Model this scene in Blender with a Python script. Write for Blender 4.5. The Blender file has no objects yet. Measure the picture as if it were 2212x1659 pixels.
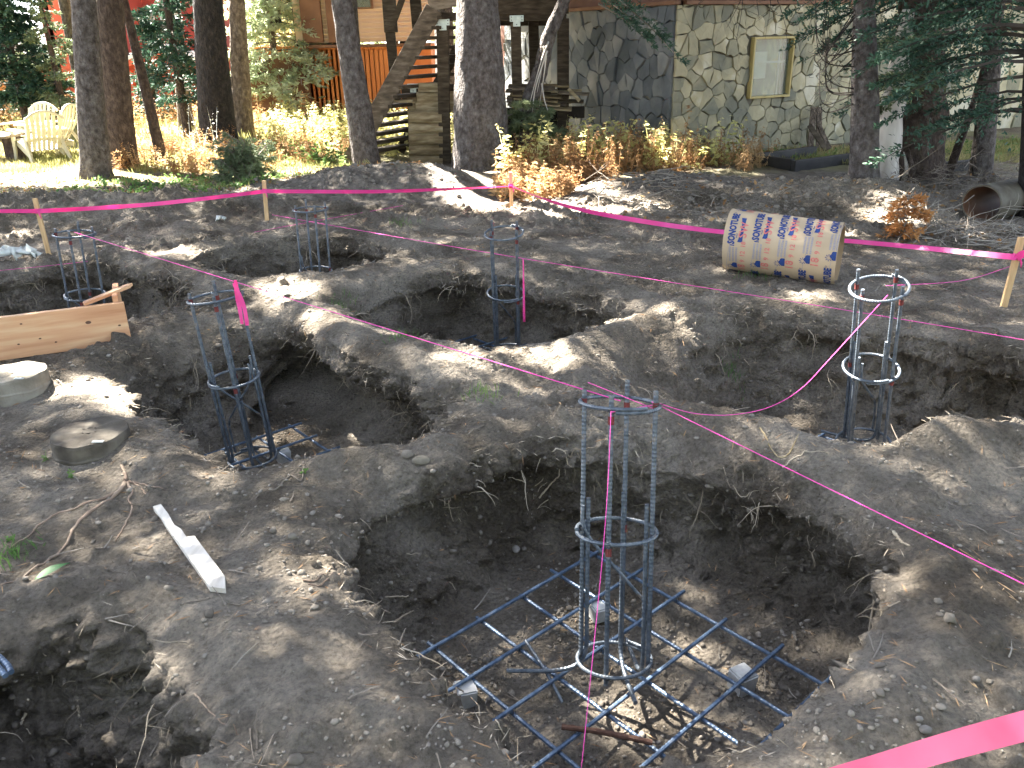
import bpy, math, random, time
import numpy as np
from mathutils import Vector, Matrix
from mathutils.bvhtree import BVHTree
T0 = time.time()
random.seed(7)
RNG = np.random.default_rng(7)
SC = bpy.context.scene
COL = SC.collection

# ------------------------------------------------------------------ camera, light, exposure
PITCH, ROLL, FPX, CAMH = math.radians(22.7), math.radians(-1.2), 1789.0, 1.75
CF = np.array([0, math.cos(PITCH), -math.sin(PITCH)])
_R = np.array([1.0, 0, 0]); _U = np.cross(_R, CF)
CR = math.cos(ROLL) * _R + math.sin(ROLL) * _U
CU = -math.sin(ROLL) * _R + math.cos(ROLL) * _U
CP = np.array([0, 0, CAMH])
cam_data = bpy.data.cameras.new('camera')
cam = bpy.data.objects.new('camera', cam_data); COL.objects.link(cam)
M = Matrix.Identity(4)
for i in range(3):
    M[i][0] = CR[i]; M[i][1] = CU[i]; M[i][2] = -CF[i]; M[i][3] = CP[i]
cam.matrix_world = M
cam_data.sensor_width = 36; cam_data.lens = FPX / 2212 * 36
cam_data.clip_start = 0.05; cam_data.clip_end = 500
SC.camera = cam
SUN_AZ, SUN_EL = math.radians(-42), math.radians(50)      # sun behind the trees, to the left
SV = np.array([math.sin(SUN_AZ) * math.cos(SUN_EL), math.cos(SUN_AZ) * math.cos(SUN_EL), math.sin(SUN_EL)])
sl = bpy.data.lights.new('sun', 'SUN'); sl.energy = 5.0; sl.angle = math.radians(0.6); sl.color = (1, .94, .84)
so = bpy.data.objects.new('sun', sl); COL.objects.link(so)
so.rotation_euler = Vector(SV).to_track_quat('Z', 'Y').to_euler(); so.location = (0, 0, 30)
W = bpy.data.worlds.new('World'); SC.world = W; W.use_nodes = True
wn = W.node_tree; bg = wn.nodes['Background']
sky = wn.nodes.new('ShaderNodeTexSky'); sky.sky_type = 'NISHITA'; sky.sun_disc = False
sky.sun_elevation = SUN_EL; sky.sun_rotation = SUN_AZ; sky.altitude = 1900; sky.air_density = .7; sky.dust_density = 4.0; sky.ozone_density = .1
hs_ = wn.nodes.new('ShaderNodeHueSaturation'); hs_.inputs['Saturation'].default_value = .6
wn.links.new(sky.outputs[0], hs_.inputs['Color']); wn.links.new(hs_.outputs[0], bg.inputs[0]); bg.inputs[1].default_value = 0.05
SC.view_settings.view_transform = 'Standard'; SC.view_settings.look = 'None'
SC.view_settings.exposure = 4.5; SC.view_settings.gamma = 1
try: SC.view_settings.use_curve_mapping = False
except Exception: pass
SC.render.engine = 'CYCLES'
SC.cycles.max_bounces = 8; SC.cycles.diffuse_bounces = 4; SC.cycles.transmission_bounces = 6; SC.cycles.transparent_max_bounces = 8
SC.cycles.use_denoising = True

def G(x, y, z=0.0):                     # picture measurement (2212 px wide) -> point of the site at height z
    d = CF + CR * (x - 1106) / FPX - CU * (y - 829.5) / FPX
    return CP + d * ((z - CAMH) / d[2])
def AT(x, y, Y):                        # same, at distance Y
    d = CF + CR * (x - 1106) / FPX - CU * (y - 829.5) / FPX
    return CP + d * (Y / d[1])
def GX(pts, z=0.0): return np.array([G(x, y, z)[:2] for x, y in pts])

# ------------------------------------------------------------------ noise
_perm = RNG.permutation(256); _perm = np.concatenate([_perm, _perm, _perm])
_gr = RNG.normal(size=(256, 3)); _gr /= np.linalg.norm(_gr, axis=1)[:, None]
def perlin(P):
    P = np.asarray(P, float)
    i = np.floor(P).astype(int); f = P - i; i &= 255
    u = f * f * f * (f * (f * 6 - 15) + 10)
    r = 0
    for dx in (0, 1):
        wx = u[:, 0] if dx else 1 - u[:, 0]
        for dy in (0, 1):
            wy = u[:, 1] if dy else 1 - u[:, 1]
            for dz in (0, 1):
                wz = u[:, 2] if dz else 1 - u[:, 2]
                h = _perm[_perm[_perm[i[:, 0] + dx] + i[:, 1] + dy] + i[:, 2] + dz] & 255
                g = _gr[h]
                r = r + wx * wy * wz * (g[:, 0] * (f[:, 0] - dx) + g[:, 1] * (f[:, 1] - dy) + g[:, 2] * (f[:, 2] - dz))
    return r * 1.6
def fbm(P, octs=3, gain=.5):
    P = np.asarray(P, float); a = 1; s = 0
    for k in range(octs):
        s = s + a * perlin(P * (2 ** k) + 17.3 * k); a *= gain
    return s
def smooth(t): t = np.clip(t, 0, 1); return t * t * (3 - 2 * t)

# ------------------------------------------------------------------ materials
def nodes_of(name):
    m = bpy.data.materials.new(name); m.use_nodes = True
    nt = m.node_tree; b = nt.nodes['Principled BSDF']
    return m, nt, b
def N(nt, t, **kw):
    n = nt.nodes.new(t)
    for k, v in kw.items():
        if k in n.inputs: n.inputs[k].default_value = v
        else: setattr(n, k, v)
    return n
def ramp(nt, fac, stops):
    r = nt.nodes.new('ShaderNodeValToRGB'); cr = r.color_ramp
    while len(cr.elements) < len(stops): cr.elements.new(.5)
    for e, (p, c) in zip(cr.elements, stops): e.position = p; e.color = (*c, 1)
    nt.links.new(fac, r.inputs[0]); return r.outputs[0]
def coords(nt, kind='Object', scale=(1, 1, 1)):
    tc = nt.nodes.new('ShaderNodeTexCoord'); mp = nt.nodes.new('ShaderNodeMapping')
    mp.inputs['Scale'].default_value = scale
    nt.links.new(tc.outputs[kind], mp.inputs[0]); return mp.outputs[0]
def mat(name, stops, scale=5, rough=.9, detail=6, bump=.3, bscale=None, dist=.01, stretch=(1, 1, 1), metal=0, spec=.3, trans=0, rnd=0, kind='Object', bdetail=5):
    m, nt, b = nodes_of(name); L = nt.links.new
    co = coords(nt, kind, stretch)
    n = N(nt, 'ShaderNodeTexNoise', Scale=scale, Detail=detail, Roughness=.68 if 'bark' in name else .5); L(co, n.inputs[0])
    fac = n.outputs[0]
    if rnd:
        oi = nt.nodes.new('ShaderNodeObjectInfo'); ma = N(nt, 'ShaderNodeMath', operation='MULTIPLY_ADD'); ma.inputs[1].default_value = rnd; ma.inputs[2].default_value = -rnd / 2
        L(oi.outputs['Random'], ma.inputs[0]); ad = N(nt, 'ShaderNodeMath', operation='ADD'); L(ma.outputs[0], ad.inputs[0]); L(fac, ad.inputs[1]); fac = ad.outputs[0]
    c = ramp(nt, fac, stops)
    L(c, b.inputs['Base Color']); b.inputs['Roughness'].default_value = rough
    b.inputs['Metallic'].default_value = metal; b.inputs['Specular IOR Level'].default_value = spec
    if bump:
        n2 = N(nt, 'ShaderNodeTexNoise', Scale=bscale or scale * 4, Detail=bdetail); L(co, n2.inputs[0])
        bp = N(nt, 'ShaderNodeBump', Strength=bump, Distance=dist); L(n2.outputs[0], bp.inputs['Height']); L(bp.outputs[0], b.inputs['Normal'])
    if trans:
        out = nt.nodes['Material Output']; tr = nt.nodes.new('ShaderNodeBsdfTranslucent'); L(c, tr.inputs[0])
        mx = nt.nodes.new('ShaderNodeMixShader'); mx.inputs[0].default_value = trans
        L(b.outputs[0], mx.inputs[1]); L(tr.outputs[0], mx.inputs[2]); L(mx.outputs[0], out.inputs[0])
    return m
def soil_mat(name, dark, mid, light, wet):
    m, nt, b = nodes_of(name); L = nt.links.new
    co = coords(nt)
    n1 = N(nt, 'ShaderNodeTexNoise', Scale=1.6, Detail=8, Roughness=.62); L(co, n1.inputs[0])
    n2 = N(nt, 'ShaderNodeTexNoise', Scale=48, Detail=8, Roughness=.78); L(co, n2.inputs[0])
    c1 = ramp(nt, n1.outputs[0], [(.36, wet), (.47, dark), (.56, mid), (.68, light)])
    c2 = ramp(nt, n2.outputs[0], [(.34, (.5, .48, .45)), (.48, (1, 1, 1)), (.66, (1.45, 1.42, 1.36))])
    mx = N(nt, 'ShaderNodeMix', data_type='RGBA', blend_type='MULTIPLY'); mx.inputs[0].default_value = .85
    L(c1, mx.inputs[6]); L(c2, mx.inputs[7])
    # scattered pale grit and dark crumbs
    v = N(nt, 'ShaderNodeTexVoronoi', Scale=95); L(co, v.inputs[0])
    gr = ramp(nt, v.outputs['Color'], [(.86, (0, 0, 0)), (.9, (1, 1, 1))])
    dd = ramp(nt, v.outputs['Distance'], [(.22, (1, 1, 1)), (.3, (0, 0, 0))])
    mm = N(nt, 'ShaderNodeMath', operation='MULTIPLY'); L(gr, mm.inputs[0]); L(dd, mm.inputs[1])
    mx2 = N(nt, 'ShaderNodeMix', data_type='RGBA'); L(mm.outputs[0], mx2.inputs[0]); L(mx.outputs[2], mx2.inputs[6]); mx2.inputs[7].default_value = (.34, .3, .26, 1)
    L(mx2.outputs[2], b.inputs['Base Color']); b.inputs['Roughness'].default_value = .97; b.inputs['Specular IOR Level'].default_value = .12
    h1 = N(nt, 'ShaderNodeTexNoise', Scale=26, Detail=12, Roughness=.8); L(co, h1.inputs[0])
    v2 = N(nt, 'ShaderNodeTexVoronoi', Scale=55); L(co, v2.inputs[0])
    ad = N(nt, 'ShaderNodeMath', operation='MULTIPLY_ADD'); L(v2.outputs['Distance'], ad.inputs[0]); ad.inputs[1].default_value = -.5; L(h1.outputs[0], ad.inputs[2])
    bp = N(nt, 'ShaderNodeBump', Strength=1.0, Distance=.045); L(ad.outputs[0], bp.inputs['Height']); L(bp.outputs[0], b.inputs['Normal'])
    return m
MAT = {}
MAT['soil'] = soil_mat('soil', (.185, .16, .13), (.255, .223, .184), (.33, .293, .245), (.12, .1, .078))
MAT['clod'] = mat('clod', [(.3, (0.103, 0.090, 0.075)), (.5, (0.196, 0.172, 0.144)), (.72, (0.299, 0.270, 0.230))], 14, .97, bump=.6, bscale=60, rnd=.3)
MAT['clod'] = mat('clod', [(.3, (.11, .095, .078)), (.5, (.18, .158, .13)), (.72, (.24, .213, .178))], 14, .97, bump=.6, bscale=60, rnd=.3)
MAT['stone'] = mat('field_stone', [(.3, (.12, .11, .1)), (.6, (.22, .2, .18)), (.8, (.32, .3, .27))], 12, .9, bump=.4, rnd=.4)
MAT['duff'] = mat('forest_duff', [(.3, (.05, .038, .025)), (.45, (.12, .09, .055)), (.55, (.14, .13, .06)), (.7, (.24, .2, .12))], .9, .97, detail=12, bump=.8, bscale=14, dist=.06)
MAT['steel'] = mat('rebar_steel', [(.35, (0.054, 0.069, 0.087)), (.6, (0.119, 0.141, 0.168)), (.75, (0.182, 0.141, 0.105))], 30, .42, metal=.3, spec=.6, bump=.2, bscale=200, dist=.001)
MAT['steel_blue'] = mat('rebar_steel_blue', [(.35, (0.051, 0.079, 0.126)), (.6, (0.102, 0.152, 0.230)), (.78, (0.191, 0.206, 0.230))], 26, .42, metal=.3, spec=.6, bump=.2, bscale=200, dist=.001)
MAT['rust'] = mat('rusty_iron', [(.3, (.06, .03, .02)), (.6, (.14, .075, .05)), (.8, (.2, .13, .1))], 20, .85, bump=.4)
MAT['redmark'] = mat('red_mark', [(.3, (.08, .02, .02)), (.7, (.17, .035, .03))], 20, .7, bump=0)
MAT['string'] = mat('pink_string', [(.3, (.85, .06, .42)), (.7, (.95, .12, .5))], 60, .7, bump=0)
MAT['tape'] = mat('pink_tape', [(.3, (.9, .07, .36)), (.7, (.95, .13, .46))], 5, .4, bump=.15, bscale=10, trans=.35, spec=.5)
MAT['tape_near'] = mat('pink_tape_pale', [(.3, (.8, .13, .25)), (.7, (.88, .2, .33))], 5, .45, bump=.15, bscale=10, trans=.3, spec=.4)
MAT['lumber'] = mat('fresh_lumber', [(.3, (.5, .24, .12)), (.5, (.62, .35, .19)), (.68, (.7, .48, .28))], 3.0, .6, bump=.15, bscale=30, stretch=(.6, .6, 7), dist=.002)
MAT['stake'] = mat('stake_wood', [(.3, (.48, .3, .14)), (.6, (.62, .42, .22)), (.8, (.7, .52, .32))], 12, .7, bump=.2, stretch=(4, 4, .5), dist=.002)
MAT['pale_wood'] = mat('bleached_stake_wood', [(.3, (.5, .45, .38)), (.55, (.66, .61, .54)), (.8, (.76, .72, .66))], 6, .75, bump=.25, stretch=(5, 1.2, 5), dist=.002)
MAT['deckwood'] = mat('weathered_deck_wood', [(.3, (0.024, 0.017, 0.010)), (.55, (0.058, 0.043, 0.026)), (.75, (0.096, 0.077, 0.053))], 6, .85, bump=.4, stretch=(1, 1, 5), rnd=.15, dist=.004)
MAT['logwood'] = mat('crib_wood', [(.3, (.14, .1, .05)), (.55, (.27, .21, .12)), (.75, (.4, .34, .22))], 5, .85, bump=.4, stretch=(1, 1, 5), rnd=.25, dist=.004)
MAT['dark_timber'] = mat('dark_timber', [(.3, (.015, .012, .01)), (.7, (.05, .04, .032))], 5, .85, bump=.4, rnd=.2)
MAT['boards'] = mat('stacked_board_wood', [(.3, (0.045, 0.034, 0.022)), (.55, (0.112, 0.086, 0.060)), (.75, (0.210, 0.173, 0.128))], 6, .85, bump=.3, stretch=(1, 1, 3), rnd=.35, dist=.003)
MAT['galv'] = mat('galvanised_steel', [(.3, (.45, .52, .48)), (.7, (.6, .66, .6))], 20, .5, metal=.4, bump=.1)
MAT['bolt'] = mat('bolt_dark', [(.3, (.05, .05, .05)), (.7, (.1, .1, .1))], 20, .5, metal=.7, bump=0)
MAT['conc'] = mat('concrete', [(.3, (0.133, 0.117, 0.090)), (.5, (0.227, 0.202, 0.162)), (.7, (0.294, 0.273, 0.227))], 9, .9, bump=.5, bscale=50, dist=.006)
MAT['concdirty'] = mat('dirty_concrete', [(.32, (0.030, 0.024, 0.019)), (.48, (0.077, 0.066, 0.052)), (.6, (0.131, 0.114, 0.090)), (.75, (0.214, 0.194, 0.157))], 6, .92, detail=10, bump=.6, bscale=40, dist=.008)
MAT['dobie'] = mat('spacer_concrete', [(.3, (.35, .35, .34)), (.7, (.52, .52, .5))], 25, .85, bump=.3, bscale=120, dist=.002)
MAT['card'] = mat('tube_cardboard', [(.3, (.44, .33, .21)), (.7, (.52, .4, .27))], 5, .6, bump=.08, bscale=40, dist=.001, spec=.4)
MAT['cardin'] = mat('tube_cardboard_inside', [(.3, (.3, .21, .12)), (.7, (.4, .29, .18))], 5, .9, bump=.1)
MAT['inkblue'] = mat('ink_blue', [(.3, (.015, .04, .16)), (.7, (.025, .06, .22))], 60, .6, bump=0)
MAT['inkgrey'] = mat('ink_grey', [(.3, (.24, .23, .27)), (.7, (.36, .33, .34))], 220, .6, bump=0)
MAT['inkred'] = mat('ink_red', [(.35, (.55, .13, .12)), (.7, (.62, .24, .2))], 60, .6, bump=0)
MAT['oldtube'] = mat('old_rusty_tube', [(.32, (0.021, 0.017, 0.013)), (.45, (0.071, 0.059, 0.042)), (.6, (0.126, 0.113, 0.088)), (.75, (0.176, 0.164, 0.139))], 4, .85, detail=10, bump=.3)
MAT['plastic'] = mat('white_plastic', [(.3, (0.503, 0.475, 0.347)), (.7, (0.544, 0.521, 0.393))], 5, .4, bump=0, trans=.15, spec=.5)
MAT['paper'] = mat('crumpled_paper', [(.3, (.6, .64, .6)), (.7, (.75, .77, .73))], 15, .8, bump=.4, bscale=30)
MAT['bark'] = mat('bark_grey', [(.3, (0.029, 0.023, 0.020)), (.45, (0.080, 0.067, 0.061)), (.6, (0.140, 0.126, 0.117)), (.75, (0.242, 0.226, 0.214))], 16, .95, detail=10, bump=1.0, bscale=30, dist=.05, stretch=(1, 1, .75))
MAT['barkbrown'] = mat('bark_brown', [(.3, (0.021, 0.015, 0.012)), (.5, (0.063, 0.046, 0.037)), (.7, (0.127, 0.096, 0.077))], 16, .95, detail=10, bump=1.0, bscale=30, dist=.05, stretch=(1, 1, .6))
MAT['barkdark'] = mat('bark_dark', [(.3, (0.006, 0.006, 0.006)), (.5, (0.022, 0.019, 0.018)), (.7, (0.048, 0.040, 0.036))], 16, .95, detail=10, bump=1.0, bscale=30, dist=.05, stretch=(1, 1, .6))
MAT['barktan'] = mat('bark_tan', [(.3, (0.046, 0.034, 0.025)), (.5, (0.134, 0.103, 0.077)), (.7, (0.270, 0.216, 0.162))], 16, .95, detail=10, bump=1.0, bscale=30, dist=.05, stretch=(1, 1, .6))
MAT['dead_sunlit_wood'] = mat('dead_and_sunlit_wood', [(.3, (.35, .31, .27)), (.7, (.62, .58, .52))], 8, .8, bump=.4, stretch=(1, 1, .3))  # dead wood, and the painted sunlit strip of the split trunk
MAT['twig'] = mat('dead_twigs', [(.3, (0.080, 0.064, 0.048)), (.5, (0.192, 0.160, 0.128)), (.7, (0.336, 0.304, 0.256))], 3, .9, bump=0)
MAT['twig_pale'] = mat('pale_twigs', [(.3, (.16, .14, .12)), (.5, (.3, .27, .23)), (.7, (.45, .42, .37))], 3, .9, bump=0)
MAT['root'] = mat('root_bark', [(.3, (.15, .1, .07)), (.5, (.26, .19, .14)), (.7, (.38, .3, .22))], 9, .85, bump=.3)
MAT['rootpale'] = mat('pale_root', [(.3, (.22, .17, .12)), (.5, (.36, .3, .22)), (.7, (.5, .43, .34))], 4, .85, bump=0)
MAT['needle_dry'] = mat('dry_needles', [(.3, (.22, .11, .05)), (.5, (.38, .23, .12)), (.7, (.5, .36, .22))], 2.5, .8, bump=0)
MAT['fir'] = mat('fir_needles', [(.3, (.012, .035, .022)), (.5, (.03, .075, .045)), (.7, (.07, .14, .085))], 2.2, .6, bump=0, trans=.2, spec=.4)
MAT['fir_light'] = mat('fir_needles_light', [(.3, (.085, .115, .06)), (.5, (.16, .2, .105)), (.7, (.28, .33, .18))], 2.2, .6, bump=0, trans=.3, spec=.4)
MAT['pine_sunlit'] = mat('sunlit_pine_needles', [(.3, (.26, .32, .18)), (.5, (.42, .48, .3)), (.7, (.6, .62, .44))], 2.2, .7, bump=0, trans=.5)  # needle colour raised towards white to stand in for full sun
MAT['canopy'] = mat('canopy_needles', [(.3, (.02, .04, .02)), (.7, (.06, .1, .05))], 1.0, .7, bump=0, trans=.12)
MAT['weeddry'] = mat('dried_weeds', [(.3, (.13, .065, .028)), (.5, (.3, .17, .075)), (.7, (.5, .35, .18))], 1.6, .8, bump=0, trans=.35)
MAT['weedyellow'] = mat('yellow_weeds', [(.3, (0.347, 0.330, 0.114)), (.5, (0.578, 0.550, 0.229)), (.7, (0.785, 0.726, 0.458))], 1.6, .7, bump=0, trans=.45)
MAT['weedgreen'] = mat('green_weeds', [(.3, (.05, .12, .03)), (.5, (.12, .22, .06)), (.7, (.28, .36, .12))], 1.6, .6, bump=0, trans=.4)
MAT['reflfoliage'] = mat('reflected_foliage', [(.35, (0.033, 0.069, 0.024)), (.5, (0.176, 0.276, 0.096)), (.6, (0.550, 0.632, 0.320)), (.7, (0.825, 0.713, 0.240))], 6, .8, bump=0, stretch=(1, 1, .5))  # foliage reflection painted as mottled green and yellow
MAT['grass'] = mat('grass_blades', [(.3, (0.138, 0.156, 0.047)), (.5, (0.304, 0.288, 0.109)), (.7, (0.580, 0.480, 0.250))], .8, .7, bump=0, trans=.4)
MAT['leaf'] = mat('green_leaf', [(.3, (.03, .1, .03)), (.7, (.06, .17, .05))], 15, .5, bump=.2)
MAT['rustfoliage'] = mat('dead_orange_needles', [(.3, (.3, .12, .04)), (.6, (.55, .28, .1)), (.8, (.65, .42, .2))], 4, .8, bump=0, trans=.3)
MAT['mortar'] = mat('mortar', [(.3, (.09, .08, .06)), (.7, (.17, .155, .12))], 6, .95, bump=.4)
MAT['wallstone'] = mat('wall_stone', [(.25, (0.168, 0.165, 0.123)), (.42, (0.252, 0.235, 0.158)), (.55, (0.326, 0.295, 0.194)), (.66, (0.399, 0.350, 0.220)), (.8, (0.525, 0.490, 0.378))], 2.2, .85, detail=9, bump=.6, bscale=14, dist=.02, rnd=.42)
MAT['wallstone_shaded'] = mat('wall_stone_shaded', [(.25, (0.068, 0.078, 0.084)), (.45, (0.116, 0.127, 0.134)), (.6, (0.165, 0.170, 0.169)), (.8, (0.252, 0.248, 0.228))], 2.2, .85, detail=9, bump=.6, bscale=14, dist=.02, rnd=.42)  # shaded copy of the wall stone, darker and greyer for the side wall
MAT['trimbrown'] = mat('brown_trim', [(.3, (.13, .06, .03)), (.7, (.22, .11, .06))], 3, .7, bump=.1)
MAT['sidingbrown'] = mat('brown_siding', [(.3, (.1, .045, .03)), (.7, (.16, .08, .055))], 3, .75, bump=.1)
MAT['windowframe'] = mat('window_frame_ochre', [(.3, (.36, .28, .1)), (.7, (.48, .38, .16))], 6, .6, bump=.1)
MAT['whitesash'] = mat('white_paint', [(.3, (.74, .74, .72)), (.7, (.82, .82, .8))], 6, .5, bump=0)
MAT['pale_panel'] = mat('white_panel', [(.3, (.75, .77, .72)), (.7, (.85, .86, .82))], 6, .8, bump=.1)
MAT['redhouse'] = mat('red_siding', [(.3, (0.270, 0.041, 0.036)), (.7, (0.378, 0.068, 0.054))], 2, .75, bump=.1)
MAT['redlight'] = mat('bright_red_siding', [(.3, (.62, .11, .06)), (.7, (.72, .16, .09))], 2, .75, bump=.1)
MAT['greenpanel'] = mat('green_panel', [(.3, (.3, .42, .25)), (.7, (.38, .48, .3))], 2, .7, bump=.1)
MAT['tansiding'] = mat('tan_siding', [(.3, (0.625, 0.450, 0.300)), (.7, (0.750, 0.562, 0.388))], 2, .75, bump=.1)
MAT['orangewall'] = mat('orange_wall', [(.3, (0.605, 0.198, 0.055)), (.7, (0.770, 0.308, 0.099))], 3, .75, bump=.1, stretch=(1, 1, .2))
MAT['blacktrough'] = mat('black_trough', [(.3, (.015, .014, .013)), (.7, (.05, .045, .04))], 4, .6, bump=.2)
MAT['leadtag'] = mat('pale_sliver', [(.3, (.4, .42, .4)), (.7, (.55, .57, .55))], 10, .6, bump=0)
m, nt, b = nodes_of('window_glass'); b.inputs['Base Color'].default_value = (.6, .68, .62, 1); b.inputs['Roughness'].default_value = .02
b.inputs['Transmission Weight'].default_value = .85; b.inputs['IOR'].default_value = 1.25; MAT['glass'] = m

# ------------------------------------------------------------------ mesh helpers
def finish(o, parent=None, label=None, cat=None, group=None, kind=None):
    COL.objects.link(o)
    if parent is not None: o.parent = parent
    if label: o['label'] = label
    if cat: o['category'] = cat
    if group: o['group'] = group
    if kind: o['kind'] = kind
    return o
def np_mesh(name, V, F, m, smooth_=False, parent=None, **kw):
    V = np.asarray(V, np.float32).reshape(-1, 3); F = np.asarray(F, np.int32)
    if parent is not None: V = V - np.array(parent.location, np.float32)
    me = bpy.data.meshes.new(name); k = F.shape[1]
    me.vertices.add(len(V)); me.vertices.foreach_set('co', V.ravel())
    me.loops.add(F.size); me.loops.foreach_set('vertex_index', F.ravel())
    me.polygons.add(len(F)); me.polygons.foreach_set('loop_start', np.arange(0, F.size, k, dtype=np.int32))
    me.update(calc_edges=True)
    if smooth_: me.shade_smooth()
    me.materials.append(MAT[m])
    return finish(bpy.data.objects.new(name, me), parent, **kw)
class MB:
    def __init__(s): s.v = []; s.f = []; s.m = []; s.cur = 0
    def add(s, V, F):
        o = len(s.v); s.v += [tuple(map(float, p)) for p in V]; s.f += [tuple(i + o for i in f) for f in F]; s.m += [s.cur] * len(F)
    def box(s, c, size, ax=None, bev=0, jit=0):
        c = np.array(c, float); h = np.array(size, float) / 2
        A = np.eye(3) if ax is None else np.array(ax, float)
        if bev <= 0:
            V = [c + A[0] * h[0] * i + A[1] * h[1] * j + A[2] * h[2] * k for i in (-1, 1) for j in (-1, 1) for k in (-1, 1)]
            s.add(V, [(0, 1, 3, 2), (4, 6, 7, 5), (0, 4, 5, 1), (2, 3, 7, 6), (0, 2, 6, 4), (1, 5, 7, 3)]); return
        V = []; F = []
        idx = {}
        for i in (-1, 1):
            for j in (-1, 1):
                for k in (-1, 1):
                    for a in range(3):
                        q = h - bev; q = q.copy(); q[a] = h[a]
                        p = c + A[0] * q[0] * i + A[1] * q[1] * j + A[2] * q[2] * k
                        idx[(i, j, k, a)] = len(V); V.append(p)
        for a in range(3):
            o = [x for x in range(3) if x != a]
            for sg in (-1, 1):
                loop = []
                for (p, q) in ((-1, -1), (1, -1), (1, 1), (-1, 1)):
                    t = [0, 0, 0]; t[a] = sg; t[o[0]] = p; t[o[1]] = q; loop.append(idx[(*t, a)])
                F.append(tuple(loop))
        for a in range(3):
            o = [x for x in range(3) if x != a]
            for p in (-1, 1):
                for q in (-1, 1):
                    def k(sg, ax_):
                        t = [0, 0, 0]; t[a] = sg; t[o[0]] = p; t[o[1]] = q; return idx[(*t, ax_)]
                    F.append((k(-1, o[0]), k(1, o[0]), k(1, o[1]), k(-1, o[1])))
        for i in (-1, 1):
            for j in (-1, 1):
                for k in (-1, 1): F.append((idx[(i, j, k, 0)], idx[(i, j, k, 1)], idx[(i, j, k, 2)]))
        s.add(V, F)
    def tube(s, P, R, n=8, cap=True, closed=False):
        P = np.array(P, float); R = np.broadcast_to(np.array(R, float), (len(P),))
        V = []; F = []
        T = np.gradient(P, axis=0) if not closed else (np.roll(P, -1, 0) - np.roll(P, 1, 0))
        T /= np.linalg.norm(T, axis=1)[:, None] + 1e-9
        u = np.cross(T[0], [0, 0, 1.0]);
        if np.linalg.norm(u) < .1: u = np.cross(T[0], [0, 1.0, 0])
        u /= np.linalg.norm(u)
        for i in range(len(P)):
            u = u - T[i] * (u @ T[i]); u /= np.linalg.norm(u) + 1e-9; w = np.cross(T[i], u)
            for k in range(n):
                a = 2 * math.pi * k / n; V.append(P[i] + R[i] * (u * math.cos(a) + w * math.sin(a)))
        m_ = len(P)
        for i in range(m_ if closed else m_ - 1):
            j = (i + 1) % m_
            for k in range(n):
                F.append((i * n + k, i * n + (k + 1) % n, j * n + (k + 1) % n, j * n + k))
        if cap and not closed: F.append(tuple(range(n))[::-1]); F.append(tuple((m_ - 1) * n + k for k in range(n)))
        s.add(V, F)
    def build(s, name, mats, parent=None, smooth_=False, local=False, mesh_only=False, **kw):
        V = s.v
        if parent is not None and not local:
            L = parent.location; V = [(a - L[0], b_ - L[1], c - L[2]) for a, b_, c in V]
        me = bpy.data.meshes.new(name); me.from_pydata(V, [], s.f)
        for m_ in ([mats] if isinstance(mats, str) else mats): me.materials.append(MAT[m_])
        if s.cur: me.polygons.foreach_set('material_index', s.m)
        if smooth_: me.shade_smooth()
        me.update()
        if mesh_only: return me
        return finish(bpy.data.objects.new(name, me), parent, **kw)
def thing(name, loc, label, cat, group=None, rz=0, kind=None):
    o = bpy.data.objects.new(name, None); o.location = tuple(map(float, loc)); o.rotation_euler = (0, 0, rz); o.empty_display_size = .1
    return finish(o, None, label, cat, group, kind)
def part(name, me, parent, loc=(0, 0, 0), rot=None, label=None):
    o = bpy.data.objects.new(name, me); o.location = tuple(map(float, loc))
    if rot is not None: o.rotation_euler = rot
    return finish(o, parent, label)
def copy_thing(root, loc, rz, label, group=None):
    r = root.copy(); COL.objects.link(r); r.location = tuple(loc); r.rotation_euler = (0, 0, rz); r['label'] = label
    if group: r['group'] = group
    for ch in list(root.children):
        c = ch.copy(); COL.objects.link(c); c.parent = r
        for g in ch.children:
            d = g.copy(); COL.objects.link(d); d.parent = c
    return r
def kites(P, D, L, Wd, rng=RNG, up=None):
    """flat pointed blades: base P, direction D, length L, width Wd -> verts, quads"""
    n = len(P); D = D / (np.linalg.norm(D, axis=1)[:, None] + 1e-9)
    rv = rng.normal(size=(n, 3)) if up is None else np.cross(D, up)
    S = np.cross(D, rv) if up is None else rv
    S /= np.linalg.norm(S, axis=1)[:, None] + 1e-9
    L = np.broadcast_to(L, (n,))[:, None]; Wd = np.broadcast_to(Wd, (n,))[:, None]
    V = np.stack([P, P + D * L * .45 + S * Wd / 2, P + D * L, P + D * L * .45 - S * Wd / 2], 1)
    return V.reshape(-1, 3), np.arange(4 * n).reshape(-1, 4)

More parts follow.
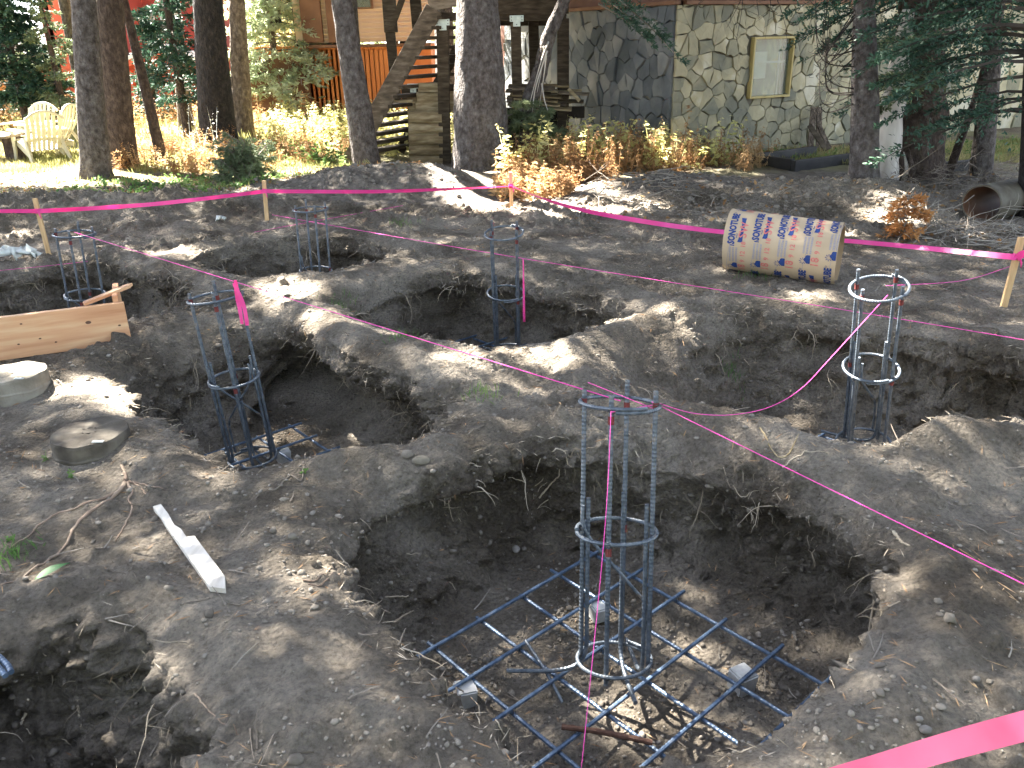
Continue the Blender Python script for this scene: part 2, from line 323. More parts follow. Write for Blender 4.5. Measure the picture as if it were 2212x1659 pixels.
# ------------------------------------------------------------------ the ground with its pits
RIMS = {
 'A': (GX([(690,1190),(700,1090),(820,1020),(990,1005),(1150,960),(1300,930),(1480,940),(1700,1010),(1850,1080),(1940,1210),(1900,1330),(1880,1440),(1850,1490),(1720,1540),(1650,1590),(1560,1659),(1150,1700),(1080,1600),(960,1500),(880,1440),(850,1380),(760,1290)]),
       np.vstack([GX([(900,1430),(940,1370),(1060,1290),(1120,1210),(1250,1205),(1420,1270),(1840,1480)], -.58), [(1.15,2.2),(.95,2.03),(.6,1.82),(.1,1.76),(-.12,1.95),(-.33,2.2)]]), -.58),
 'B': (GX([(210,800),(300,760),(430,712),(560,690),(640,700),(720,770),(900,830),(960,870),(950,930),(870,975),(700,965),(600,1000),(480,1010),(400,955),(290,880)]),
       np.array([(-1.95,4.3),(-1.45,5.05),(-.85,4.45),(-.62,3.9),(-.75,3.62),(-1.05,3.45),(-1.32,3.4),(-1.62,3.7)]), -.62),
 'C': (np.array([(-6.6,7.0),(-4.5,6.85),(-3.97,7.15),(-3.5,7.2),(-2.64,6.56),(-2.3,6.02),(-2.57,5.48),(-2.9,5.3),(-3.8,5.35),(-4.6,5.5),(-6.6,6.2)]),
       np.array([(-6.6,6.8),(-4.2,6.7),(-3.5,6.8),(-2.75,6.2),(-2.9,5.65),(-4.0,5.7),(-6.6,6.4)]), -.6),
 'D': (GX([(400,565),(430,545),(500,527),(620,512),(780,517),(850,540),(830,560),(700,590),(600,603),(480,590)]),
       np.array([(-2.45,7.1),(-2.2,7.6),(-1.5,7.5),(-1.25,7.2),(-1.6,6.85),(-2.0,6.75)]), -.5),
 'E': (GX([(720,660),(790,615),(950,583),(1050,590),(1180,620),(1330,650),(1390,680),(1350,690),(1200,742),(1060,765),(900,740),(780,700)]),
       np.array([(-.8,5.75),(-.45,6.25),(.0,6.15),(.6,5.55),(.1,5.05),(-.4,5.1)]), -.6),
 'F': (GX([(1300,765),(1400,715),(1480,695),(1600,665),(1800,690),(2212,780),(2600,850),(2600,930),(2212,945),(2090,945),(2000,985),(1900,1000),(1830,985),(1770,950),(1650,895),(1500,880),(1400,870),(1340,840)]),
       np.array([(1.2,4.3),(1.75,4.95),(2.5,4.7),(3.6,4.15),(3.3,3.9),(2.3,3.68),(1.75,3.58),(1.38,3.8)]), -.62),
 'H': (GX([(-150,1430),(0,1395),(150,1345),(290,1360),(370,1430),(430,1530),(470,1680),(430,1800),(-100,1900)]),
       np.array([(-2.0,1.55),(-1.5,1.72),(-1.2,1.6),(-1.12,1.4),(-1.2,1.1),(-1.8,1.1)]), -.7),
}
PROFILE = {'A': (1.06, 1.45), 'B': (1.1, 1.15), 'C': (1.3, .9), 'D': (1.3, .9), 'E': (1.15, 1.05), 'F': (1.12, 1.15), 'H': (1.35, .9)}
def poly_dist(P, poly):
    """signed distance, positive inside"""
    d = np.full(len(P), 1e9); ins = np.zeros(len(P), bool); n = len(poly)
    for i in range(n):
        a = poly[i]; b_ = poly[(i + 1) % n]; e = b_ - a; w = P - a
        t = np.clip((w @ e) / (e @ e), 0, 1); d = np.minimum(d, np.hypot(*(w - t[:, None] * e).T))
        c = ((a[1] > P[:, 1]) != (b_[1] > P[:, 1])) & (P[:, 0] < (b_[0] - a[0]) * (P[:, 1] - a[1]) / (b_[1] - a[1] + 1e-12) + a[0])
        ins ^= c
    return np.where(ins, d, -d)
BUMPS = [(-1.45,10.3,.29,1.0,.5),(-.7,10.7,.12,1.3,.5),(-3.6,9.3,.16,1.6,.6),(-5.8,9.2,.2,1.6,.8),(-2.6,10.6,.12,1.0,.5),
 (2.0,10.0,.2,.9,.5),(1.2,9.6,.1,.7,.4),(3.4,9.0,.22,.8,.5),(4.0,8.7,.16,.5,.5),(5.3,9.3,.15,1.0,.6),(2.7,9.5,.1,.8,.5),
 (-.35,4.6,.05,.5,.6),(1.05,4.4,.03,.3,.3),(1.85,3.28,.15,.25,.16),(2.25,3.3,.08,.35,.2),(1.5,3.05,.02,.4,.3),(1.3,2.0,.04,.3,.3),(-1.2,1.5,.02,.6,.5),(.7,6.9,.04,1.2,.6),
 (-1.0,5.9,.05,.4,.5),(-1.8,6.2,.03,.4,.3),(1.9,7.9,.06,1.2,.5),(-.55,3.3,.03,.3,.12),(.95,1.7,.05,.3,.2)]
def height(x, y):
    P = np.stack([x, y], 1); z = np.zeros(len(P))
    for bx, by, h, sx, sy in BUMPS: z += h * np.exp(-((x - bx) / sx) ** 2 - ((y - by) / sy) ** 2)
    P3 = np.stack([x, y, 0 * x + 5], 1)
    z += .028 * fbm(P3 * .9, 2) * smooth((y - .5) / 3 + .4) + .02 * np.abs(fbm(P3 * 2.3 + 9, 3)) + .012 * fbm(P3 * 7, 2)
    z += .07 * np.clip(fbm(P3 * 2.0 + 40, 4), 0, 1) * smooth((y - 8.0) / 1.2) * smooth((13 - y) / 2)
    edge = .05 * fbm(P3 * 2.2 + 3, 3) + .02 * fbm(P3 * 9 + 8, 2)
    for k, (rim, flo, zf) in RIMS.items():
        lo = np.min(rim, 0) - .3; hi = np.max(rim, 0) + .3
        s = (x > lo[0]) & (x < hi[0]) & (y > lo[1]) & (y < hi[1])
        if not s.any(): continue
        Q = P[s]; dr = poly_dist(Q, rim) + edge[s]; df = -poly_dist(Q, flo) + edge[s] * .5
        t = np.where(dr <= 0, 0, np.where(df <= 0, 1, dr / (dr + np.maximum(df, 1e-4) + 1e-9)))
        zz = z[s] + .035 * np.exp(-((dr + .16) / .14) ** 2); pa_, pb_ = PROFILE[k]; e = np.clip(t * pa_, 0, 1) ** pb_
        lip = -.02 * np.exp(-(dr / .12) ** 2)
        z[s] = zz * (1 - e) + (zf + zz * .35) * e + lip * (1 - e) 
    return z

def near_grid():
    nu, nv = 560, 430
    u = np.linspace(-1, 1, nu); v = np.linspace(0, 1, nv)
    yy = .75 + (9.4 - .75) * (v ** 1.25)
    U, Y = np.meshgrid(u, yy); X = U * (.74 * Y + .95)
    Z = height(X.ravel(), Y.ravel())
    V = np.stack([X.ravel(), Y.ravel(), Z], 1)
    idx = np.arange(nu * nv).reshape(nv, nu)
    F = np.stack([idx[:-1, :-1], idx[:-1, 1:], idx[1:, 1:], idx[1:, :-1]], -1).reshape(-1, 4)
    # skirt + bottom
    loop = np.concatenate([idx[0, :], idx[1:, -1], idx[-1, -2::-1], idx[-2:0:-1, 0]])
    Vb = V[loop].copy(); Vb[:, 2] = -1.3; nb = len(V); V = np.vstack([V, Vb, [[0, 4.5, -1.3]]])
    n = len(loop); i = np.arange(n); j = (i + 1) % n
    F2 = np.stack([loop[i], nb + i, nb + j, loop[j]], 1)
    F = np.vstack([F, F2]).tolist() + [[nb + n, int(nb + b_), int(nb + a)] for a, b_ in zip(i, j)]
    me = bpy.data.meshes.new('tmp'); me.from_pydata(V.tolist(), [], F); me.update()
    return me
me = near_grid()
tmp = bpy.data.objects.new('tmp_soil', me); COL.objects.link(tmp)
md = tmp.modifiers.new('r', 'REMESH'); md.mode = 'VOXEL'; md.voxel_size = .0175; md.adaptivity = 0
dg = bpy.context.evaluated_depsgraph_get(); ev = tmp.evaluated_get(dg).to_mesh()
nV = len(ev.vertices); V = np.empty(nV * 3, np.float32); ev.vertices.foreach_get('co', V); V = V.reshape(-1, 3).astype(float)
nn = np.empty(nV * 3, np.float32); ev.vertex_normals.foreach_get('vector', nn); NR = nn.reshape(-1, 3).astype(float)
lt = np.empty(len(ev.polygons), np.int32); ev.polygons.foreach_get('loop_total', lt)
li = np.empty(len(ev.loops), np.int32); ev.loops.foreach_get('vertex_index', li)
assert (lt == 4).all(); F = li.reshape(-1, 4)
tmp.evaluated_get(dg).to_mesh_clear(); bpy.data.objects.remove(tmp)
keep = (V[F][:, :, 2].min(1) > -1.1) & (NR[F].mean(1)[:, 2] > -.6)
cx = V[F].mean(1); keep &= ~((cx[:, 2] < -.9))
F = F[keep]; used, inv = np.unique(F, return_inverse=True); V = V[used]; NR = NR[used]; F = inv.reshape(-1, 4)
print('soil verts', len(V), 'faces', len(F), time.time() - T0)
flat = (NR[:, 2] > .86) & (V[:, 2] > -1)
V[flat, 2] = .3 * V[flat, 2] + .7 * height(V[flat, 0], V[flat, 1])
steep = smooth((.8 - NR[:, 2]) / .35) * (V[:, 2] < .02)
# ragged undercut below the rim, then lumps at several scales
uc = smooth((-.1 - V[:, 2]) / .1) * smooth((V[:, 2] + .66) / .25)
push = (.09 + .2 * np.clip(fbm(V * np.array([1.6, 1.6, 1.2]) + 31, 2) + .15, 0, 1)) * uc * steep
for cx_, cy_, cz_, rr_, am_ in [(1.1,2.75,-.42,.42,.2),(1.3,2.4,-.42,.35,.15),(.75,3.2,-.45,.35,.14),(-2.1,4.75,-.42,.5,.26),(-1.5,5.2,-.42,.45,.22),(-1.0,4.7,-.4,.35,.14),(-.6,4.2,-.4,.35,.15),(0,6.3,-.4,.6,.12),(-3.3,7.0,-.4,.6,.15),(-1.9,7.8,-.35,.6,.12)]:
    push += am_ * np.exp(-((V[:, 0] - cx_) ** 2 + (V[:, 1] - cy_) ** 2) / rr_ ** 2 - ((V[:, 2] - cz_) / .2) ** 2) * steep
H = NR.copy(); H[:, 2] *= .2; H /= np.linalg.norm(H, axis=1)[:, None] + 1e-6
push *= 1 - .6 * ((V[:, 1] < 2.35) & (V[:, 0] < -.75))
V -= H * push[:, None]
a1 = fbm(V * 4.5 + 3, 2); a2 = fbm(V * 12 + 5, 2); a3 = fbm(V * 24 + 11, 1)
rough = np.clip(.35 + .9 * fbm(np.c_[V[:, :2] * 1.1, V[:, 2] * 0] + 70, 2), .12, 1)
far = smooth((V[:, 1] - 7.5) / 2)
rough = np.maximum(rough, far * .9)
a4 = fbm(V * np.array([9, 9, 2.2]) + 77, 2)
disp = a1 * (.014 + .05 * steep) + (np.abs(a2) * 2 - .5) * (.012 * rough + .03 * steep) + a3 * (.006 * rough + .013 * steep) + np.clip(a2 - .2, 0, 1) * .07 * rough + a4 * .022 * steep
V += NR * disp[:, None]
ground = np_mesh('ground', V, F, 'soil', True, kind='structure')
F_SOIL = F.copy(); BV = BVHTree.FromPolygons(V.tolist(), F.tolist())
# outer ground sheet, dipping below the near soil
def outer(name, X, Y, m):
    Z = height(X.ravel(), Y.ravel()); x = X.ravel(); y = Y.ravel()
    ins = np.minimum(np.minimum((y - .75), (9.4 - y)), (.74 * y + .95 - np.abs(x)))
    Z = Z - 2.2 * smooth((ins - .06) / .25)
    nv_, nu_ = X.shape; idx = np.arange(nu_ * nv_).reshape(nv_, nu_)
    F_ = np.stack([idx[:-1, :-1], idx[:-1, 1:], idx[1:, 1:], idx[1:, :-1]], -1).reshape(-1, 4)
    return np_mesh(name, np.stack([x, y, Z], 1), F_, m, True, kind='structure')
def axis(lo, hi, n0, far_):
    a = np.linspace(lo, hi, n0); l = lo - np.geomspace(.3, far_, 18)[::-1]; r = hi + np.geomspace(.3, far_, 18)
    return np.concatenate([l, a, r])
xs = axis(-11, 10, 260, 260); ys = axis(-1, 17, 230, 300)
XX, YY = np.meshgrid(xs, ys)
fg = outer('forest_floor', XX, YY, 'duff')
# soil spoil colour for the strip just behind the pits: mix by position in the duff material
nt = MAT['duff'].node_tree; bsd = nt.nodes['Principled BSDF']; old = bsd.inputs['Base Color'].links[0].from_socket
tc = nt.nodes.new('ShaderNodeNewGeometry'); sp = nt.nodes.new('ShaderNodeSeparateXYZ'); nt.links.new(tc.outputs['Position'], sp.inputs[0])
nz = N(nt, 'ShaderNodeTexNoise', Scale=1.2, Detail=6); nt.links.new(tc.outputs['Position'], nz.inputs[0])
ma = N(nt, 'ShaderNodeMath', operation='MULTIPLY_ADD'); ma.inputs[1].default_value = 3.0; nt.links.new(nz.outputs[0], ma.inputs[0]); nt.links.new(sp.outputs[1], ma.inputs[2])
mr = N(nt, 'ShaderNodeMapRange'); mr.inputs['From Min'].default_value = 12.0; mr.inputs['From Max'].default_value = 13.2; nt.links.new(ma.outputs[0], mr.inputs[0])
mx = N(nt, 'ShaderNodeMix', data_type='RGBA'); nt.links.new(mr.outputs[0], mx.inputs[0]); nt.links.new(old, mx.inputs[7])
nz2 = N(nt, 'ShaderNodeTexNoise', Scale=9, Detail=10, Roughness=.7); nt.links.new(tc.outputs['Position'], nz2.inputs[0])
mx_c = ramp(nt, nz2.outputs[0], [(.35, (.05, .042, .034)), (.5, (.11, .095, .08)), (.65, (.19, .168, .142))]); nt.links.new(mx_c, mx.inputs[6])
nt.links.new(mx.outputs[2], bsd.inputs['Base Color'])
print('ground', time.time() - T0)

def drop(x, y, z0=3.0):
    h = BV.ray_cast(Vector((x, y, z0)), Vector((0, 0, -1)))
    if h[0] is None: return Vector((x, y, float(height(np.array([x]), np.array([y]))[0]))), Vector((0, 0, 1))
    return h[0], h[1]
def dropz(x, y): return drop(x, y)[0].z
def gz(x, y):    # world z of the site ground
    return dropz(x, y) if (.75 < y < 9.4 and abs(x) < .74 * y + .9) else float(height(np.array([x]), np.array([y]))[0])
def gzs(pts):
    pts = np.asarray(pts, float)[:, :2]; z = height(pts[:, 0], pts[:, 1])
    for i in np.nonzero((pts[:, 1] > .75) & (pts[:, 1] < 9.4) & (np.abs(pts[:, 0]) < .74 * pts[:, 1] + .9))[0]: z[i] = dropz(pts[i, 0], pts[i, 1])
    return z
def ray_px(x, y):
    d = Vector(CF + CR * (x - 1106) / FPX - CU * (y - 829.5) / FPX).normalized()
    h = BV.ray_cast(Vector(CP), d)
    return (np.array(h[0]), np.array(h[1])) if h[0] is not None else (G(x, y), np.array([0, 0, 1.0]))

# ------------------------------------------------------------------ rebar
def rebar_mb(P, r=.0085, step=.0075, n=8, mb=None):
    """ribbed bar along the polyline P"""
    P = np.array(P, float); d = np.r_[0, np.cumsum(np.linalg.norm(np.diff(P, axis=0), axis=1))]
    k = max(2, int(d[-1] / step)); s = np.linspace(0, d[-1], k + 1)
    Q = np.stack([np.interp(s, d, P[:, i]) for i in range(3)], 1)
    R = np.where(np.arange(k + 1) % 2 == 0, r * 1.07, r * .93); R[0] = R[-1] = r
    mb = mb or MB(); mb.tube(Q, R, n); return mb
def bez(P, n=24):
    P = np.array(P, float); t = np.linspace(0, len(P) - 1, n); k = len(P)
    # Catmull-Rom
    out = []
    for a in t:
        i = min(int(a), k - 2); f = a - i
        p0 = P[max(i - 1, 0)]; p1 = P[i]; p2 = P[i + 1]; p3 = P[min(i + 2, k - 1)]
        out.append(.5 * ((2 * p1) + (-p0 + p2) * f + (2 * p0 - 5 * p1 + 4 * p2 - p3) * f * f + (-p0 + 3 * p1 - 3 * p2 + p3) * f ** 3))
    return np.array(out)
RR = .127; CH = 1.06
m_bar = rebar_mb([(0, 0, 0), (0, 0, CH)], .0088).build('vertical_bar', 'steel', mesh_only=True, smooth_=False)
def hoop_pts(turn=1.12, wob=.004, rise=.012):
    a = np.linspace(0, 2 * math.pi * turn, 90); rr = RR + .012 + wob * np.sin(2 * a) + .012 * np.clip(a / (2 * math.pi) - 1, 0, 1)
    return np.stack([rr * np.cos(a), rr * np.sin(a), rise * (a / (2 * math.pi))], 1)
m_hoop = rebar_mb(hoop_pts(), .0075, .006).build('hoop', 'steel', mesh_only=True)
m_brace = rebar_mb(bez([(-.118, -.03, .98 - .35), (-.118, -.03, .72 - .15), (-.09, -.02, .5), (.05, .02, .33), (.11, .03, .24), (.115, .03, .06)], 40), .0062, .008).build('brace_bar', 'steel', mesh_only=True)
m_dowel = rebar_mb(bez([(.0, .0, .62), (0, 0, .2), (.0, 0, .04), (.03, 0, -.03), (.12, 0, -.055), (.3, 0, -.05)], 60), .0082).build('dowel_bar', 'steel', mesh_only=True)
mbk = MB(); mbk.tube([(0, 0, -.014), (0, 0, .014)], .0112, 8); m_mark = mbk.build('red_marking', 'redmark', mesh_only=True)
def mk_tie():
    mb = MB(); a = np.linspace(0, 4 * math.pi, 26)
    mb.tube(np.stack([.013 * np.cos(a), .013 * np.sin(a), np.linspace(-.008, .008, 26)], 1), .0014, 4)
    mb.tube([(.013, 0, .006), (.028, .008, .012)], .0013, 4); return mb.build('wire_tie', 'bolt', mesh_only=True)
m_tie = mk_tie()
CAGES = {}
def cage(key, top, bot, rz, label, hoops=(.03, .53, 1.0), steel=None, dowels=((0, 1), (2, 2), (1, 3)), brace=(0,)):
    top = np.array(top); bot = np.array(bot); ax = top - bot; ax /= np.linalg.norm(ax)
    o = thing('rebar_cage', bot, label, 'rebar cage', 'rebar cages standing in the footing pits')
    q = Vector((0, 0, 1)).rotation_difference(Vector(ax)) @ Matrix.Rotation(rz, 3, 'Z').to_quaternion()
    o.rotation_euler = q.to_euler()
    for k in range(4):
        a = k * math.pi / 2
        part('vertical_bar', m_bar, o, (RR * math.cos(a), RR * math.sin(a), .012 * math.sin(k * 2.1)))
        for hz in hoops[-2:]:
            if (k + int(hz * 10)) % 2 == 0 or hz > .9: part('red_marking', m_mark, o, ((RR + .001) * math.cos(a), (RR + .001) * math.sin(a), hz + .004 - .03 * (k % 2)))
        for hz in hoops: part('wire_tie', m_tie, o, ((RR + .006) * math.cos(a), (RR + .006) * math.sin(a), hz + .006), (0, 0, a))
    for i, hz in enumerate(hoops): part('hoop', m_hoop, o, (0, 0, hz), (0.02 * math.sin(i * 3 + rz), .02 * math.cos(i * 5), 2.1 * i + 1 + rz))
    for b_ in brace: part('brace_bar', m_brace, o, (0, 0, 0), (0, 0, b_))
    for k, d in dowels:
        a = k * math.pi / 2; part('dowel_bar', m_dowel, o, ((RR - .02) * math.cos(a), (RR - .02) * math.sin(a), 0.03), (0, 0, d * 1.57 + .4))
    CAGES[key] = dict(o=o, top=top, bot=bot, q=q)
    return o
def cg(key, tpx, bpx, dz, rz, label, zb=-.45, **kw):
    T = G(*tpx, .58 - dz); B_ = G(*bpx, zb + .03)
    ax = (T - B_); ax /= np.linalg.norm(ax); B0 = T - ax * 1.0
    return cage(key, T, B0, rz, label, **kw)
cg('A', (1338, 876), (1326, 1440), .03, -.35, 'tall blue-black rebar cage with three hoops standing on the full mat in the nearest pit', -.45)
cg('B', (466, 645), (545, 985), .1, .3, 'leaning rebar cage with a pink ribbon tied to its top hoop', -.5, brace=(0, 2.2))
T = G(161, 507, .46); cage('C', T, T + np.array([-.06, .02, -1.0]), .2, 'dark rebar cage behind the plank form at the left', dowels=())
T = G(671, 454, .44); cage('D', T, T + np.array([-.02, 0, -.75]) * 1.333, .5, 'small distant rebar cage in the pit nearest the dirt mound', hoops=(.03, .47, 1.0), dowels=())
cg('E', (1089, 505), (1097, 760), .12, .75, 'dark rebar cage in the middle pit with a string hanging beside it', -.52)
cg('F', (1899, 625), (1862, 985), .02, .55, 'sunlit silvery rebar cage in the right pit', -.5)

# mats of crossed bars
m_mat = rebar_mb([(0, 0, 0), (1.26, 0, 0)], .0082, .0085).build('mat_bar', 'steel_blue', mesh_only=True)
def rmat(center, e1, e2, label, z, n=6, skip=()):
    sp_ = .232
    rz = math.atan2(e1[1], e1[0])
    o = thing('rebar_mat', (center[0], center[1], z), label, 'rebar mat', 'rebar mats on the pit floors', rz)
    L = sp_ * (n - 1)
    for i in range(n):
        t = -L / 2 + i * sp_ + random.uniform(-.008, .008)
        if ('a', i) not in skip: part('mat_bar', m_mat, o, (-.63 + random.uniform(-.02, .03), t, .009), (0, 0, random.uniform(-.01, .01)))
        if ('b', i) not in skip: part('mat_bar', m_mat, o, (t, -.63 + random.uniform(-.02, .03), -.009), (0, 0, math.pi / 2 + random.uniform(-.01, .01)))
        for j in range(n):
            if (i + j) % 2 == 0: part('wire_tie', m_tie, o, (t, -L / 2 + j * sp_, 0), (1.57, 0, .7))
    return o
z5 = lambda x, y: ((1300 + x * .6329) * .54861, (2200 + y * .6329) * .54861)
z6 = lambda x, y: ((2600 + x * .6474) * .54861, (2200 + y * .6474) * .54861)
O = G(*z5(1660, 5), -.49); e1 = (G(*z5(740, 545), -.49) - O)[:2] / 4; e2 = (G(*z6(925, 785), -.49) - O)[:2] / 5
ctr = O[:2] + 2.5 * e1 + 2.5 * e2
MATA = (ctr, e1, e2)
rmat(ctr, e1, e2, 'blue rebar mat filling the floor of the nearest pit', -.49)
cB = np.array(CAGES['B']['bot'][:2]); cE = np.array(CAGES['E']['bot'][:2]); cF = np.array(CAGES['F']['bot'][:2])
rmat(G(632, 928, -.5)[:2] + e1 * 2.5 + e2 * 2.5, e1, e2, 'rebar mat under the ribbon-tied leaning cage', -.5)
rmat(cE + [.0, -.05], e1, e2, 'rebar mat under the middle pit cage, mostly hidden by the near rim', -.53)
rmat(cF + [-.12, -.42], e1, e2, 'rebar mat in the right pit mostly hidden under dirt', -.53)
# pieces lying on the nearest mat
def rod(name, P, r, m, label, cat, **kw):
    o = rebar_mb(bez(P, 20), r).build(name, m); o['label'] = label; o['category'] = cat; return o
rod('loose_rebar', [G(*z5(1215, 510), -.45), G(*z5(1340, 700), -.47), G(*z5(1445, 895), -.53)], .007, 'steel', 'short slanting rebar offcut lying across the left part of the nearest mat', 'rebar')
o = MB(); Pq = bez([G(*z5(1440, 1045), -.455), G(*z5(1700, 1080), -.46), G(*z5(2005, 1145), -.465)], 24); o.tube(Pq, .010 + .0012 * np.sin(np.arange(24) * 2.1), 8)
o = o.build('rusty_stake', 'rust'); o['label'] = 'rusty brown iron rod lying on the front of the rebar mat'; o['category'] = 'iron rod'
rod('loose_rebar', [G(-30, 1395, .03), G(12, 1432, .03), G(24, 1452, .03)], .009, 'steel_blue', 'blue rebar end poking in at the left edge beside the near pit', 'rebar')
rod('loose_rebar', [G(-40, 1410, .03), G(-5, 1440, .03), G(12, 1460, .028)], .009, 'steel_blue', 'second blue rebar end at the left edge, just in front of the first', 'rebar')
rod('metal_rod', [G(590, 642, .04), G(622, 634, .045), G(662, 624, .05)], .006, 'galv', 'thin silver rod lying on the sunlit ridge between two pits', 'metal rod')
# concrete spacer blocks
def dobie(px, z, s, rz, label):
    P = G(*px, z); mb = MB(); h = s * 1.05
    V = []; 
    for zz, q in ((-.5, .92), (.5, 1.0)):
        for i, j in ((-1, -1), (1, -1), (1, 1), (-1, 1)): V.append((i * s / 2 * q, j * s / 2 * q, zz * h))
    mb2 = bm_box_from(V)
    o = bpy.data.objects.new('spacer_block', mb2); o.location = tuple(P); o.rotation_euler = (.05, .04, rz)
    finish(o, None, label, 'spacer block', 'concrete spacer blocks under the mats')
def bm_box_from(V):
    import bmesh
    bm = bmesh.new(); vs = [bm.verts.new(v) for v in V]
    for f in ((3, 2, 1, 0), (4, 5, 6, 7), (0, 1, 5, 4), (1, 2, 6, 5), (2, 3, 7, 6), (3, 0, 4, 7)): bm.faces.new([vs[i] for i in f])
    bmesh.ops.bevel(bm, geom=bm.edges[:], offset=.006, segments=2, affect='EDGES')
    me_ = bpy.data.meshes.new('spacer_block'); bm.to_mesh(me_); bm.free(); me_.materials.append(MAT['dobie']); return me_
dobie((1293, 1322), -.53, .07, .4, 'grey concrete spacer block beside the foot of the nearest cage')
dobie((1005, 1500), -.535, .08, .3, 'concrete spacer block at the left corner of the nearest mat')
dobie((1603, 1470), -.535, .085, .5, 'speckled concrete spacer block under the right side of the nearest mat')
dobie((612, 985), -.55, .08, .5, 'concrete spacer block under the mat of the leaning cage')

# ------------------------------------------------------------------ stakes and strings
def stake(px, tpx, w, label, name='wooden_stake'):
    B_ = G(*px, 0); B_[2] = gz(B_[0], B_[1]); T = AT(*tpx, B_[1] + .0)
    ax = (T - B_); L = np.linalg.norm(ax); ax /= L; B0 = B_ - ax * .12; L += .12
    x = np.cross([0, 1, 0], ax); x /= np.linalg.norm(x); y = np.cross(ax, x)
    mb = MB(); mb.box((B0 + ax * L / 2), (w, w * .55, L), (x, y, ax), bev=.002)
    o = mb.build(name, 'stake', None); o['label'] = label; o['category'] = 'wooden stake'; o['group'] = 'upright stakes holding the pink tape'
    return T, B_, ax
ST = [stake((107, 556), (75, 428), .038, 'leftmost upright stake, leaning, holding the pink tape'),
      stake((578, 484), (570, 390), .04, 'upright stake at the left bend of the pink tape, behind the small distant cage'),
      stake((1105, 452), (1103, 372), .04, 'upright stake at the far corner of the tape in front of the sunlit weeds'),
      stake((2168, 662), (2207, 512), .042, 'upright stake near the right edge holding tape and string')]
def tape(pts, w, tw, label, n=40, m='tape'):
    P = bez(pts, n); V = []; F = []
    T = np.gradient(P, axis=0); T /= np.linalg.norm(T, axis=1)[:, None]
    for i in range(n):
        a = tw(i / (n - 1)); up = np.array([0, 0, 1.0]); sd = np.cross(T[i], up); sd /= np.linalg.norm(sd)
        d = up * math.cos(a) + sd * math.sin(a); th = sd * math.cos(a) * .0004 - up * math.sin(a) * .0004
        V += [P[i] + d * w / 2 + th, P[i] - d * w / 2 + th, P[i] - d * w / 2 - th, P[i] + d * w / 2 - th]
    for i in range(n - 1):
        for k in range(4): F.append((i * 4 + k, i * 4 + (k + 1) % 4, i * 4 + 4 + (k + 1) % 4, i * 4 + 4 + k))
    mb = MB(); mb.add(V, F)
    for k, (p, _) in enumerate(((0, 0), (n - 1, 0))): pass
    return mb.build('flagging_tape', m, None, False, label=label, cat='flagging tape', group='pink tape strung between the stakes')
s1 = AT(86, 456, ST[0][1][1] - .02); s2 = AT(575, 413, ST[1][1][1] - .03); s3 = AT(1104, 402, ST[2][1][1] - .03); s4 = AT(2197, 556, ST[3][1][1] - .03)
tape([AT(-160, 458, 7.0), AT(0, 456, 7.25), s1], .036, lambda t: .3 * math.sin(3 * t), 'pink tape running off the left edge from the leftmost stake')
tape([s1, AT(330, 441, 8.0), s2], .038, lambda t: .25 * math.sin(9 * t), 'pink tape span between the leftmost stake and the next one')
tape([s2, AT(800, 414, 8.8), AT(960, 409, 9.0), s3], .04, lambda t: .2 + 1.1 * t ** 2, 'pink tape span passing in front of the dirt mound')
tape([s3, AT(1200, 438, 8.2), AT(1330, 468, 7.7), AT(1550, 500, 7.3), AT(1850, 522, 6.4), s4], .043, lambda t: .9 * math.cos(4 * t), 'long pink tape span passing behind the printed cardboard tube', 70)
tape([s4, AT(2230, 545, 5.1), AT(2400, 530, 4.6)], .05, lambda t: .4, 'short pink tape end leaving the right edge at the stake')
def ray_at(x, y, D): return CP + D * (CF + CR * (x - 1106) / FPX - CU * (y - 829.5) / FPX)
tape([ray_at(1700, 1715, 1.5), ray_at(1850, 1672, 1.46), ray_at(2050, 1612, 1.4), ray_at(2300, 1545, 1.36)], .046, lambda t: -.62 - .2 * t, 'wide pink tape crossing the bottom right corner in the foreground', m='tape_near')
for (T_, B_, ax), sp_, lb in zip(ST, (s1, s2, s3, s4), ('leftmost stake', 'left bend stake', 'far corner stake', 'right edge stake')):
    mb = MB(); x = np.cross([0, 1, 0], ax); x /= np.linalg.norm(x); y = np.cross(ax, x); c = B_ + ax * ((sp_ - B_) @ ax)
    for k in range(2): mb.box(c + ax * (.006 - .014 * k), (.047 + .004 * k, .029 + .004 * k, .03), (x + ax * .1 * (k - .5), y, ax), bev=.004)
    mb.tube([c + x * .01 - y * .02, c + x * .025 - y * .03 - ax * .04, c + x * .03 - y * .028 - ax * .07], [.008, .006, .003], 6)
    mb.build('tape_knot', 'tape', None, True, label='pink tape knot wrapped round the ' + lb, cat='tape knot', group='tape knots on stakes')
def string(pts, label, r=.0019, n=40):
    mb = MB(); mb.tube(bez(pts, n), r * .78, 5); return mb.build('mason_string', 'string', None, True, label=label, cat='string', group='pink strings between cages and stakes')
tA = CAGES['A']['top']; tB = CAGES['B']['top']; tC = CAGES['C']['top']; tD = CAGES['D']['top']; tE = CAGES['E']['top']; tF = CAGES['F']['top']
pA = AT(1340, 866, tA[1] + .02)
string([tC + [.0, 0, .02], pA], 'taut pink string from the cage behind the plank to the nearest cage', .0024, 6)
string([AT(1408, 868, tA[1] + .02), AT(2300, 1305, 1.45)], 'taut pink string from the nearest cage to the lower right edge', .0017, 6)
string([AT(1270, 826, tA[1] + .1), AT(1420, 886, tA[1] - .02)], 'short pink string lying across the top hoop of the nearest cage', .0017, 4)
string([AT(588, 464, ST[1][1][1]), AT(1050, 545, tE[1] + .3), AT(1840, 672, tF[1] + .8), AT(2300, 749, 3.9)], 'long pink string crossing behind the middle cage to the right edge', .0025, 30)
